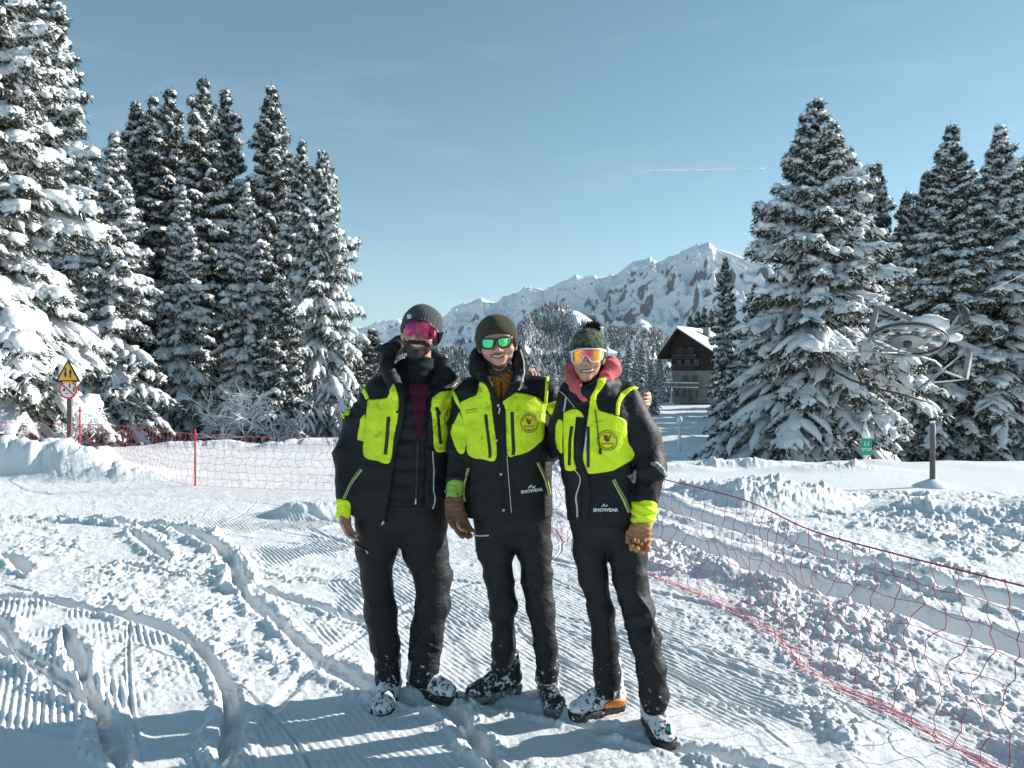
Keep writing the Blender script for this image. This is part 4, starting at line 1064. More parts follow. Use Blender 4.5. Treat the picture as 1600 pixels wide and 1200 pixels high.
# green STOP board at the lift
y = 18.6; x = (1352-800)/F*y; k = y/F; zb = gz(x, y); o = empty('stop_sign', (x, y, zb-.2)); zz = lambda py: CAM_H-(py-HZ)/F*y-(zb-.2)
b = MB(); b.lathe([(.045, 0), (.045, zz(664)), (.03, zz(662))], k=10); b.build('post', M['plate_white'], o, True)
s_ = empty('tmp'); bpy.data.objects.remove(s_)
b = MB(); b.box((0, -.06, (zz(685)+zz(711))/2), (16.5*k, .03, zz(685)-zz(711))); bd = b.build('board', M['plate_green'], o)
def text_mesh(txt, size, loc, mat_, par, bold=.02):
    cu = bpy.data.curves.new('t', 'FONT'); cu.body = txt; cu.align_x = 'CENTER'; cu.align_y = 'CENTER'; cu.size = size; cu.offset = bold*size; cu.extrude = .002
    ob = bpy.data.objects.new('t', cu); COL.objects.link(ob); dg = bpy.context.evaluated_depsgraph_get(); dg.update()
    me = bpy.data.meshes.new_from_object(ob.evaluated_get(dg)); bpy.data.objects.remove(ob); bpy.data.curves.remove(cu)
    me.transform(Matrix.Translation(loc) @ Matrix.Rotation(math.radians(90), 4, 'X')); me.materials.clear(); me.materials.append(mat_)
    t = bpy.data.objects.new('lettering', me); COL.objects.link(t); t.parent = par; return t
text_mesh('STOP', .098, (0, -.079, zz(702)), M['plate_white'], bd)
for dx, w_, h_ in ((-.045, .024, .06), (.0, .014, .024), (.04, .02, .068)):
    b = MB(); b.box((dx, -.078, zz(693.5)+h_/2-.04), (w_, .006, h_))
    if h_ > .05: b.lathe([(.0, -.004), (.016, -.003), (.016, .003), (0, .004)], (dx, -.078, zz(693.5)+h_-.018), 10, np.array(Matrix.Rotation(math.radians(90), 3, 'X')))
    b.build('pictogram', M['plate_white'], bd)
c = MB(); c.lathe([(.07, zz(684)), (.10, zz(681)), (.05, zz(672)), (0, zz(671))], (0, -.02, 0), 12); c.build('snow_cap', M['snow'], o, True)
tag(o, 'small green board with white STOP lettering on a white post before the broad spruce', 'sign')

# lift return wheel with its frame, hung on ropes
Yw = 20.0; k = Yw/F; P0 = P(1416, 532, Yw); o = empty('lift_wheel', tuple(P0)); W_ = lambda pt_, dy=0: P(pt_[0], pt_[1], Yw+dy)-P0
Rw = np.array((Matrix.Rotation(math.radians(11), 3, 'Y') @ Matrix.Rotation(math.radians(-21), 3, 'X'))); wc = W_((1418, 531))
def torus(m, R_, r_, z_, kk=6, n=48, flat=1):
    V = []
    for i in range(n):
        a = i*2*math.pi/n
        for j in range(kk): b_ = j*2*math.pi/kk; V.append(((R_+r_*math.cos(b_))*math.cos(a), (R_+r_*math.cos(b_))*math.sin(a), z_+r_*flat*math.sin(b_)))
    V = np.array(V)@Rw.T+wc; m.add(V, [(i*kk+j, i*kk+(j+1) % kk, ((i+1) % n)*kk+(j+1) % kk, ((i+1) % n)*kk+j) for i in range(n) for j in range(kk)])
m = MB(); torus(m, .92, .022, .0, flat=1.6); wheel = m.build('wheel_rim', M['dark_steel'], o, True)
m = MB(); torus(m, .90, .018, .06); torus(m, .90, .018, -.06); m.build('rim_flange', M['steel'], wheel, True)
for i in range(14):
    a = i*2*math.pi/14; m = MB()
    for zz_ in (.05, -.05): m.bar(np.array([.2*math.cos(a), .2*math.sin(a), zz_])@Rw.T+wc, np.array([.9*math.cos(a+.05), .9*math.sin(a+.05), 0])@Rw.T+wc, .012, 5)
    m.build('spoke', M['steel'], wheel)
m = MB(); m.lathe([(.40, -.07), (.40, -.05), (.1, -.04), (.1, .08), (.2, .09), (.2, .06)], wc, 28, Rw); m.build('hub_plate', M['steel'], wheel, True)
m = MB(); m.lathe([(.10, -.18), (.10, -.06), (.05, -.05)], wc, 12, Rw); m.build('axle', M['dark_steel'], wheel, True)
rng = np.random.default_rng(6)
def lump(m, c, r, seed, k1=16, k2=9):
    V = []
    for i in range(k2):
        f = math.pi*i/(k2-1)
        for j in range(k1):
            a = 2*math.pi*j/k1; d = np.array([math.sin(f)*math.cos(a), math.sin(f)*math.sin(a), math.cos(f)]); V.append(d)
    V = np.array(V); nn = vn3(V[:, 0]*2+seed, V[:, 1]*2, V[:, 2]*2, seed)*.28+vn3(V[:, 0]*5+seed, V[:, 1]*5, V[:, 2]*5, seed)*.1
    V = V*(1+nn)[:, None]*np.array(r)+np.array(c); m.add(V, [(i*k1+j, i*k1+(j+1) % k1, (i+1)*k1+(j+1) % k1, (i+1)*k1+j)[::-1] for i in range(k2-1) for j in range(k1)])
for i in range(26):
    m = MB(); a = rng.uniform(0, 6.28); rr = rng.uniform(.3, .85); lump(m, np.array([rr*math.cos(a), rr*math.sin(a), .05])@Rw.T+wc, (rng.uniform(.07, .15), rng.uniform(.06, .14), .05), i, 10, 6); m.build('snow_clump', M['snow'], wheel, True)
fr = MB()
fr.beam(W_((1357, 470), .4), W_((1434, 505), .2), .11, .11); fr.beam(W_((1370, 480), .4), W_((1360, 528), .1), .11, .11)
fr.beam(W_((1478, 526), .3), W_((1534, 549), .4), .11, .11); fr.beam(W_((1517, 543), .4), W_((1508, 592), .2), .12, .12)
fr.beam(W_((1508, 592), .2), W_((1476, 580), -.3), .045, .05); fr.beam(W_((1507, 593), .2), W_((1455, 598), -.5), .03, .035); fr.beam(W_((1512, 546), .4), W_((1432, 610), -.6), .035, .04)
fr.tube([W_((1360, 528), .1), W_((1368, 536), -.2), W_((1385, 543), -.6), W_((1405, 551), -.9), W_((1440, 558), -.9), W_((1460, 564), -.8), W_((1470, 573), -.7), W_((1472, 581), -.6), W_((1460, 590), -.6), W_((1434, 609), -.6)], .028, 6)
fr.build('frame', M['steel'], o)
m = MB(); m.beam(W_((1432, 507), .1), W_((1484, 522), .1), .5, .14); m.beam(W_((1472, 518), 0), W_((1500, 512), 0), .12, .16); m.build('gearbox', M['steel'], o)
m = MB(); lump(m, W_((1452, 506), .1), (.52, .38, .23), 3); lump(m, W_((1432, 509), .2), (.36, .3, .12), 5); lump(m, W_((1395, 508), .3), (.42, .3, .10), 7); lump(m, W_((1487, 527), 0), (.24, .18, .12), 8)
for t in np.linspace(.1, .8, 6): lump(m, W_((1357+77*t, 467+35*t), .35), (.13, .07, .04+.03*rng.random()), int(t*50), 10, 6)
m.build('snow_load', M['snow'], o, True)
m = MB(); ax = np.array(Matrix.Rotation(math.radians(90), 3, 'X') @ Matrix.Rotation(math.radians(-12), 3, 'Y')); dc = W_((1499, 492), -.1)
m.lathe([(.0, -.02), (.245, -.02), (.255, 0), (.245, .02), (0, .02)], dc, 28, ax); bw = m.build('tension_wheel', M['dark_steel'], o, True)
m = MB()
for i in range(4):
    a = i*math.pi/4+.3; m.bar(dc+np.array([.24*math.cos(a), -.035, .24*math.sin(a)]), dc-np.array([.24*math.cos(a), .035, .24*math.sin(a)]), .008, 5)
m.build('wheel_spokes', M['steel'], bw)
m = MB(); m.beam(W_((1498, 493), -.2), W_((1480, 520), -.1), .05, .07); m.beam(W_((1484, 520), -.1), W_((1512, 508), -.1), .03, .04); m.build('wheel_arm', M['steel'], o)
m = MB(); m.tube([W_((1272, 548), -1.0), W_((1300, 548), -1.), W_((1345, 549.5), -.9), W_((1405, 552), -.9)], [.03, .035, .03, .022], 6); m.build('guide_rod', M['steel'], o, True)
m = MB()
for t in np.linspace(0, 1, 12): lump(m, W_((1274+62*t, 547.2), -1.0), (.09, .05, .03+.02*rng.random()), int(t*90), 8, 5)
m.build('snow_on_rod', M['snow'], o, True)
m = MB(); m.tube([W_((1276, 549), -1), W_((1284, 562), -1), W_((1302, 579), -1), W_((1330, 594), -1), W_((1370, 607), -1), W_((1415, 618), -1), W_((1456, 630), -1)], [.012, .02, .028, .03, .03, .03, .02], 6); m.build('cable', M['cable'], o, True)
m = MB(); m.tube([W_((1432, 610), -.6), W_((1440, 615), -.7), W_((1452, 628), -.8)], .012, 5); m.tube([W_((1455, 630), -1), W_((1466, 645), -1), W_((1459, 662), -1.0)], .008, 5); m.build('slack_rope', M['cable'], o, True)
m = MB(); m.tube([W_((1502, 472), 0), W_((1560, 448), 2.5), W_((1700, 380), 8)], .010, 5); m.tube([W_((1357, 470), .4), W_((1300, 452), 3), W_((1180, 410), 9)], .008, 5); m.build('suspension_rope', M['cable'], o, True)
m = MB()
for q in ((1405, 553), (1390, 561), (1396, 566)): m.beam(W_((q[0]-9, q[1]), -.9), W_((q[0]+9, q[1]+2), -.9), .03, .02)
m.build('cross_rods', M['dark_steel'], o)
tag(o, 'snowy ski lift return wheel in a steel frame hanging before the right stand', 'lift wheel')

# the chalet
Yc = 110.0; k = Yc/F; A0 = P(1064, 513, Yc); gzc = CAM_H-(625-HZ)/F*Yc
M['chalet_wood'] = simple('dark_stained_wood', (.026, .017, .014), .85, .35, 1.2, .4, bdist=.03)
M['rail_wood'] = simple('balcony_rail_wood', (.07, .06, .055), .85, .3, 2)
M['chalet_stone'] = simple('grey_render', (.24, .235, .22), .9, .15, 2, .3, bdist=.03)
M['window_dark'] = simple('dark_window', (.015, .018, .022), .2, .2, 3)
M['balcony_wood'] = simple('pale_weathered_wood', (.17, .165, .155), .85, .2, 3)
ang = math.radians(34); o = empty('chalet', (float(A0[0]), Yc, gzc-.4)); o.rotation_euler = (0, 0, -ang)
HR = A0[2]-gzc+.4; HS = (625-579)*k+.4; HE1 = (625-557)*k+.4; HE2 = (625-553)*k+.4; D = 11.0
def prism(name, front, y0, y1, mat_, par=o):
    n = len(front); V = [(a, y0, c) for a, c in front]+[(a, y1, c) for a, c in front]
    m = MB(); m.add(V, [tuple(range(n)), tuple(range(2*n-1, n-1, -1))]+[(i, (i+1) % n, (i+1) % n+n, i+n)[::-1] for i in range(n)]); return m.build(name, mat_, par)
ul, ur = -1.3, 4.9
prism('stone_base', [(ul, 0), (ur, 0), (ur, HS), (ul, HS)], 0, D, M['chalet_stone'])
slopeL = (HR-HE1)/3.0; slopeR = (HR-HE2)/5.6
wood = prism('timber_storeys', [(ul-.05, HS), (ur+.05, HS), (ur+.05, HR-.35-slopeR*(ur+.05)), (0, HR-.35), (ul-.05, HR-.35+slopeL*(ul-.05))], -.10, D, M['chalet_wood'])
rf = prism('roof', [(-3.0, HE1-.05), (-2.9, HE1-.35), (0, HR-.30), (5.5, HE2-.40), (5.7, HE2-.10), (0, HR)], -1.6, D+1.2, M['chalet_wood'])
sn = MB(); n_ = 24; m_ = 14
for (ua, za, ub, zb_) in ((-3.05, HE1-.03, 0, HR), (0, HR, 5.75, HE2-.08)):
    V = []; 
    for i in range(n_):
        for j in range(m_):
            u_ = ua+(ub-ua)*j/(m_-1); z_ = za+(zb_-za)*j/(m_-1); v_ = -1.62+(D+2.8)*i/(n_-1); V.append((u_, v_, z_+.30+.05*float(vn2(np.array([u_]), np.array([v_]), 4)[0])-(.22 if j in (0, m_-1) and abs(u_) > .1 else 0)-(.2 if i in (0, n_-1) else 0)))
    sn.add(V, [(i*m_+j, (i+1)*m_+j, (i+1)*m_+j+1, i*m_+j+1)[::-1] for i in range(n_-1) for j in range(m_-1)])
    sn.add([(ua, -1.62, za), (ub, -1.62, zb_), (ub, -1.62, zb_+.12), (ua, -1.62, za+.10)], [(0, 1, 2, 3)])
sn.build('roof_snow', M['snow'], o, True)
def at_px(px_, py_): # on the front plane v=0
    c, s = math.cos(ang), math.sin(ang); X = (px_-800)/F
    # point = A0 + u*(c,-s); (x)/(y)=X
    u_ = (X*Yc-A0[0])/(c+X*s); y_ = Yc-u_*s; return u_, CAM_H-(py_-HZ)/F*y_-(gzc-.4)
def win(px0, py0, px1, py1, nm='window', yo=-.14):
    u0, z1 = at_px(px0, py0); u1, z0 = at_px(px1, py1); m = MB(); m.box(((u0+u1)/2, yo, (z0+z1)/2), (u1-u0, .1, z1-z0)); w = m.build(nm, M['window_dark'], o)
    f = MB(); t_ = .09
    for a_ in (((u0+u1)/2, z1+t_/2, u1-u0+2*t_, t_), ((u0+u1)/2, z0-t_/2, u1-u0+2*t_, t_), (u0-t_/2, (z0+z1)/2, t_, z1-z0), (u1+t_/2, (z0+z1)/2, t_, z1-z0), ((u0+u1)/2, (z0+z1)/2, .05, z1-z0)):
        f.box((a_[0], yo-.03, a_[1]), (a_[2], .14, a_[3]))
    f.build('frame', M['balcony_wood'], w)
for q in ((1068, 587, 1074, 595), (1082.5, 587, 1089, 595.5)): win(*q, yo=-.02)
for q in ((1056, 610.5, 1060, 619), (1066, 610, 1070, 619.5), (1088, 610.5, 1092.5, 621)): win(*q, yo=-.02)
win(1076.5, 610, 1081.5, 626, 'door', -.02)
for q in ((1060, 564, 1064, 571), (1072, 563, 1078, 571), (1086, 563, 1091, 571), (1063, 545, 1067, 551), (1078, 544, 1083, 551)): win(*q, yo=-.12)
def balcony(px0, px1, py0, py1, dep, mat_, snow=True):
    u0, z1 = at_px(px0, py0); u1, z0 = at_px(px1, py1); m = MB()
    m.box(((u0+u1)/2, -dep/2-.16, z0-.06), (u1-u0, dep, .14)); 
    for zq in np.linspace(z0+.25, z1, 3): m.box(((u0+u1)/2, -dep-.12, zq), (u1-u0, .06, .09))
    for uq in np.linspace(u0, u1, 9): m.box((uq, -dep-.15, (z0+z1)/2), (.08, .06, z1-z0+.1))
    bl = m.build('balcony', mat_, o)
    if snow:
        m = MB(); m.box(((u0+u1)/2, -dep-.12, z1+.10), (u1-u0, .14, .11)); m.box(((u0+u1)/2, -dep-.02, z0+.06), (u1-u0, .3, .10)); m.build('balcony_snow', M['snow'], bl)
balcony(1040, 1097, 598.5, 605.5, 1.3, M['balcony_wood']); balcony(1054, 1088, 570, 575, .8, M['rail_wood'], False); balcony(1056, 1091, 554.5, 559, .8, M['rail_wood'], False); balcony(1060, 1088, 546.5, 550, .6, M['rail_wood'], False)
for uq in (-2.6, .6, 3.2):
    m = MB(); m.bar((uq, -1.3, HS*.55 if uq > 0 else 0), (uq, -1.3, 0.), .09, 6); m.build('post', M['balcony_wood'], o)
m = MB(); m.box((2.0, 5, HR-slopeR*2+.6), (.9, .9, 2.0)); ch = m.build('chimney', M['chalet_stone'], rf)
tag(o, 'tall dark timber chalet on a pale stone base with snow on its roof', 'house')
# snow hummocks at its foot are part of the ground; contrail far away
m = MB(); pts = [P(1005+i*9, 265.5-i*.12+.5*math.sin(i*1.3), 9000) for i in range(22)]; m.tube(pts, [9+9*math.sin(math.pi*i/21)+4*math.sin(i*2.1)*(0<i<21) for i in range(22)], 8)
t = NT('contrail_vapour', 1.0); t.base((.72, .84, 1.0)); t.b.inputs['Alpha'].default_value = .95
o = m.build('contrail', t.m, None, True); tag(o, kind='structure')

# thin winter air over the whole valley
m = MB(); m.box((0, 3300, 400), (16000, 7400, 1200)); 
hz_ = bpy.data.materials.new('haze'); hz_.use_nodes = True; hn = hz_.node_tree; hn.nodes.clear()
ho = hn.nodes.new('ShaderNodeOutputMaterial'); hv = hn.nodes.new('ShaderNodeVolumePrincipled'); hv.inputs['Color'].default_value = (.75, .88, 1.0, 1); hv.inputs['Density'].default_value = .00005; hv.inputs['Anisotropy'].default_value = .1
hn.links.new(hv.outputs[0], ho.inputs['Volume']); tag(m.build('haze', hz_), kind='stuff')
# ------------------------------------------------------------------ the three people
def crop(ox, oy, sc): return lambda pts: [(ox+x/sc, oy+y/sc) for x, y in pts]
c1 = crop(500, 450, 4.286); c4 = crop(500, 660, 5.0); c5 = crop(680, 620, 5.4545); c2 = crop(690, 470, 5.714)
c3 = crop(850, 480, 5.4545); c6 = crop(850, 640, 5.0); hA = crop(600, 470, 10.91); hB = crop(735, 485, 10.91); hC = crop(880, 500, 10.0)
def snowy_cloth():
    t = NT('trousers_with_snow', .5); co = t.coord(); f = t.noise(14, 4)
    col = t.ramp(f, [(.3, (.0075, .009, .011)), (.7, (.013, .0145, .017))])
    s = t.n('ShaderNodeSeparateXYZ'); t.l(co, s.inputs[0])
    mr = t.n('ShaderNodeMapRange'); t.l(s.outputs['Z'], mr.inputs['Value']); mr.inputs['From Min'].default_value = .12; mr.inputs['From Max'].default_value = .5; mr.inputs['To Min'].default_value = .17; mr.inputs['To Max'].default_value = -.05
    n = t.noise(42, 5, .75); ad = t.n('ShaderNodeMath', _operation='ADD'); t.l(n, ad.inputs[0]); t.l(mr.outputs[0], ad.inputs[1])
    fac = t.ramp(ad.outputs[0], [(.76, (0, 0, 0)), (.80, (1, 1, 1))])
    mx = t.n('ShaderNodeMix', _data_type='RGBA'); t.l(fac, mx.inputs['Factor']); t.l(col, mx.inputs['A']); mx.inputs['B'].default_value = (.8, .83, .86, 1)
    t.base(mx.outputs['Result']); t.b.inputs['Specular IOR Level'].default_value = .30; t.b.inputs['Roughness'].default_value = .62
    mp = t.n('ShaderNodeMapping'); mp.inputs['Scale'].default_value = (1, 1, 1.5); mp.inputs['Rotation'].default_value = (0, .6, 0); t.l(t.coord(), mp.inputs[0])
    t.bump(t.noise(14, 4, .5, mp.outputs[0], 1.5), .4, .016); return t.m
M['trouser_snow'] = snowy_cloth()
M['stubble'] = (lambda t: (t.base(t.ramp(t.noise(260, 4, .75), [(.42, (.012, .008, .007)), (.72, (.09, .048, .036))])), t.m)[-1])(NT('beard_stubble', .7))
M['crinkle'] = (lambda t: (t.base(t.ramp(t.noise(60, 5, .7), [(.4, (.03, .035, .045)), (.6, (.30, .33, .36))])), t.bump(t.noise(60, 5, .7), .8, .01), t.m)[-1])(NT('crinkled_reflective_fabric', .35))

LEGW = lambda V: .35+.75*np.exp(-((V[:, 2]-.45)/.16)**2)+.7*(1-sstep(.16, .34, V[:, 2]))
def head_parts(c, s, yaw, pitch, roll, wide=1.0):
    Rm = rotm(yaw, pitch, roll).astype(np.float32); c = np.asarray(c, np.float32)
    wv = np.array([wide, 1, 1], np.float32); loc = lambda p: ((p-c)@Rm)/s/wv
    def head(p):
        q = loc(p)
        d = ell(q, (0, .012, .032), (.075, .096, .092))
        d = smin(d, ell(q, (0, -.022, -.040), (.059, .066, .068)), .03)
        d = smin(d, ell(q, (0, -.066, -.094), (.026, .024, .022)), .025)
        for sx in (-1, 1):
            d = smin(d, ell(q, (sx*.040, -.062, -.022), (.026, .028, .024)), .014)
            d = smin(d, ell(q, (sx*.072, .012, -.008), (.010, .018, .030)), .008)
            d = smax(d, -ell(q, (sx*.031, -.098, .017), (.020, .014, .012)), .010)
        d = smin(d, ell(q, (0, -.080, .036), (.052, .018, .014)), .016)
        d = smin(d, rcone(q, (0, -.089, .018), (0, -.116, -.021), .0085, .0115), .010)
        for sx in (-1, 1): d = smin(d, ell(q, (sx*.0125, -.101, -.026), (.0085, .011, .0085)), .006)
        d = smin(d, ell(q, (0, -.084, -.056), (.030, .012, .020)), .012)
        return d*s
    def beanie_base(p):
        q = loc(p); d = ell(q, (0, .014, .032), (.088, .112, .106)); return d*s
    def goggle(p):
        q = loc(p); return ell(q, (0, -.004, .010), (.082, .112, .20))*s
    return head, beanie_base, goggle, loc
def finger_hand(base, d, side, n, L, curl, r=.0085, thumb=1, spread=.019):
    """palm plus five separate tapering fingers; d = finger direction, side = across the palm, n = palm normal (fingers curl to n)"""
    base, d, side, n = [np.asarray(v, np.float32) for v in (base, d, side, n)]
    prim = []
    lens_ = [.86, 1.0, .95, .74]; k = L/.19
    palm_end = base+d*.085*k
    for i in range(4):
        o = side*((i-1.5)*spread*k); p0 = palm_end+o-d*.01*k; a = 0.; pts = [p0]; p = p0; rr = r*k
        for j, seg in enumerate((.042, .028, .022)):
            a += curl*(1+.15*math.sin(i*2.1+j)); dd = d*math.cos(a)+n*math.sin(a); p = p+dd*seg*lens_[i]*k; pts.append(p)
        prim.append((pts, [rr*1.08, rr, rr*.92, rr*.78]))
    t0 = base+side*(-.034*k*thumb)+d*.022*k; t1 = t0+side*(-.022*k*thumb)+d*.03*k+n*.012*k; t2 = t1+d*.03*k+side*(.004*k*thumb)+n*.012*k
    def fn(p):
        R_ = np.stack([side, n, d], 1)
        q = (p-(base+d*.045*k))@R_
        dd = ell(q, (0, 0, 0), (.043*k, .0165*k, .055*k))
        for pts, rs in prim:
            c = None
            for a, b, ra, rb in zip(pts[:-1], pts[1:], rs[:-1], rs[1:]):
                e = rcone(p, a, b, ra, rb); c = e if c is None else np.minimum(c, e)
            dd = smin(dd, c, .006*k)
        th = np.minimum(rcone(p, t0, t1, r*1.35*k, r*1.15*k), rcone(p, t1, t2, r*1.15*k, r*.9*k))
        return smin(dd, th, .010*k)
    return fn
def union(fs, k=.02):
    def f(p):
        d = fs[0](p)
        for g in fs[1:]: d = smin(d, g(p), k)
        return d
    return f
def proj(p):
    y = np.maximum(p[..., 1], .5); return 800+p[..., 0]/y*F, HZ-(p[..., 2]-CAM_H)/y*F
def cut_open(fn, poly, ymax):
    poly = [tuple(q) for q in poly]
    def f(p):
        d = fn(p); px, py = proj(p); s = polysd(px, py, poly)*(p[..., 1]/F)
        return np.maximum(d, -np.maximum(s, p[..., 1]-ymax))
    return f
def legchain(y, rows, k=.03):
    """rows: px, py, half width px, depth offset"""
    pts = [P(a, b, y+o) for a, b, w, o in rows]; rs = [(w-2.4)*(y+o)/F for a, b, w, o in rows]
    return lambda p: chain(p, pts, rs, k)
def pxloft(y, rows, yo=0.0, e=2.4):
    """rows: py, px centre, half width px, half depth m"""
    st = [(P(cx, py, y)[2], P(cx, py, y)[0], y+yo, hw*y/F, b) for py, cx, hw, b in rows]
    st.sort(); return (lambda p: loft(p, st, e)), st
def text_on(name, txt, fn, x0, y0p, x1, y1p, hgt, mat, parent, ya, yb, t=.0045, bold=0.02, shear=0.0):
    cu = bpy.data.curves.new('t', 'FONT'); cu.body = txt; cu.align_x = 'LEFT'; cu.offset = bold; cu.resolution_u = 3
    ob = bpy.data.objects.new('t', cu); COL.objects.link(ob); dg = bpy.context.evaluated_depsgraph_get(); dg.update()
    me = bpy.data.meshes.new_from_object(ob.evaluated_get(dg)); bpy.data.objects.remove(ob); bpy.data.curves.remove(cu)
    v = np.array([tuple(q.co) for q in me.vertices]); fs = [list(p.vertices) for p in me.polygons]; bpy.data.meshes.remove(me)
    w = v[:, 0].max(); u = v[:, 0]/w; h = v[:, 1]/v[:, 1].max()
    L = math.hypot(x1-x0, y1p-y0p); nx, ny = (y1p-y0p)/L, -(x1-x0)/L
    px = x0+(x1-x0)*u+nx*h*hgt+shear*h*hgt; py = y0p+(y1p-y0p)*u+ny*h*hgt
    W = cast(fn, px, py, ya, yb); W = W+nrm(fn, W)*t
    by = {}
    for f in fs: by.setdefault(len(f), []).append(f)
    return mesh_np(name, W, [np.array(b)[:, ::1] for b in by.values()], mat, parent, smooth=False, world_coords=True)
def boot(name, parent, ax, ay, ang, s, up_mat, sole_mat, extra=None, pitch=0.0, z0=None):
    """winter boot: ankle above (ax, ay), toe pointing along ang"""
    g = gz(ax, ay)-.004 if z0 is None else z0
    f = np.array([math.cos(ang), math.sin(ang), 0], np.float32); sd_ = np.array([-f[1], f[0], 0], np.float32); c = np.array([ax, ay, g], np.float32)
    def loc(p):
        q = p-c; return np.stack([q@f, q@sd_, q[..., 2]], -1)/s
    def upper(p):
        q = loc(p)
        d = rcone(q*np.array([1, 1, 1.0], np.float32), (-.055, 0, .070), (.11, 0, .058), .047, .046)
        d = smin(d, ell(q, (.145, 0, .055), (.062, .050, .037)), .02)
        d = smin(d, rcone(q, (-.035, 0, .09), (-.030, 0, .21), .053, .056), .035)
        d = smin(d, rcone(q, (.02, 0, .11), (.07, 0, .085), .035, .034), .03)      # tongue and laces ridge
        return smax(d, .020-q[..., 2], .006)*s
    def sole(p):
        q = loc(p); w = .043+.009*sstep(0, .12, q[..., 0]); t = np.clip(q[..., 0], -.06, .155)
        d2 = np.sqrt((q[..., 0]-t)**2+q[..., 1]**2)-w-.004
        tread = .004*np.sign(np.sin(q[..., 0]*190))
        return np.maximum(d2+np.where(q[..., 2] < .012, .003+tread*.5, 0), np.abs(q[..., 2]-.018)-.019)*s
    lo = (ax-.26, ay-.26, g-.02); hi = (ax+.26, ay+.26, g+.26)
    wr = lambda V: vn3(V[:, 0]*28, V[:, 1]*28, V[:, 2]*28, 5)*.005+vn3(V[:, 0]*60, V[:, 1]*60, V[:, 2]*60, 6)*.003
    b = garment('boot', upper, lo, hi, .006, up_mat, parent, wr)
    garment('sole', sole, lo, (hi[0], hi[1], g+.06), .005, sole_mat, b)
    return b, upper
def wearer(name, label, x, y, fn, lo, hi, h):
    V, Q = surface(fn, lo, hi, h)
    z = gz(x, y); o = mesh_np('person', V-np.array([x, y, z]), [Q], M['skin']); o.location = (x, y, z)
    tag(o, label, 'person', 'ski patrollers posing together'); return o
def badge(fn, cx, cy, rx, ry, parent, y0, y1, wr):
    ring = [(cx+rx*math.cos(a), cy+ry*math.sin(a)) for a in np.linspace(0, 2*math.pi, 33)]
    strip('badge_ring', fn, ring, .9, M['badge_red'], parent, y0, y1, wr, .0065, 2, .002)
    # lettering round the rim: upper arc and a line under the bird, both illegible in the photograph
    for a in np.linspace(math.radians(200), math.radians(340), 13):
        x, y = cx+rx*.80*math.cos(a), cy+ry*.80*math.sin(a); tx, ty = -math.sin(a), math.cos(a)
        strip('badge_lettering', fn, [(x-tx*.8, y-ty*.8), (x+tx*.8, y+ty*.8)], 1.3, M['badge_red'], parent, y0, y1, wr, .0065, 2, .002)
    strip('badge_lettering', fn, [(cx-rx*.62, cy+ry*.36), (cx+rx*.62, cy+ry*.34)], 1.2, M['badge_red'], parent, y0, y1, wr, .0065, 2, .002)
    arc = [(cx+rx*.8*math.cos(a), cy+ry*.8*math.sin(a)) for a in np.linspace(math.radians(40), math.radians(140), 8)]
    strip('badge_scroll', fn, arc, 1.2, M['badge_red'], parent, y0, y1, wr, .0065, 2, .002)
    k = rx/16.
    bird = [(-6.2, -8), (-4.2, -8.8), (-2.6, -6.4), (-1.6, -8.8), (.2, -8.8), (.4, -4.8), (2.2, -3.6), (4.2, -8.2), (7, -8.2), (5, -5), (4.2, -.8), (2.2, 2.2), (-1, 2.8), (-4, .4), (-5, -4)]
    panel('badge_bird', fn, [(cx+a*k, cy+b*k) for a, b in bird], M['badge_red'], parent, y0, y1, wr, .0065, 1.5, False, skirt=.002)
def jersey(fn, parent, wr, y0, y1):
    """shorthand: lay(name, polygon, material, ...) for this garment"""
    def lay(name, poly, mat, t=.0035, **k): return panel(name, fn, poly, M[mat], parent, y0, y1, wr, t, **k)
    def rib(name, line, w, mat, t=.0055, n=5): return strip(name, fn, line, w, M[mat], parent, y0, y1, wr, t, n)
    return lay, rib
def sleeve_cuff(name, a, b, ra, rb, mat, parent, wr=None):
    fn = lambda p: rcone(p, a, b, ra, rb); lo = np.minimum(a, b)-max(ra, rb)-.02; hi = np.maximum(a, b)+max(ra, rb)+.02
    return garment(name, fn, lo, hi, .005, mat, parent, wr or (lambda V: vn3(V[:, 0]*50, V[:, 1]*50, V[:, 2]*90, 3)*.004))

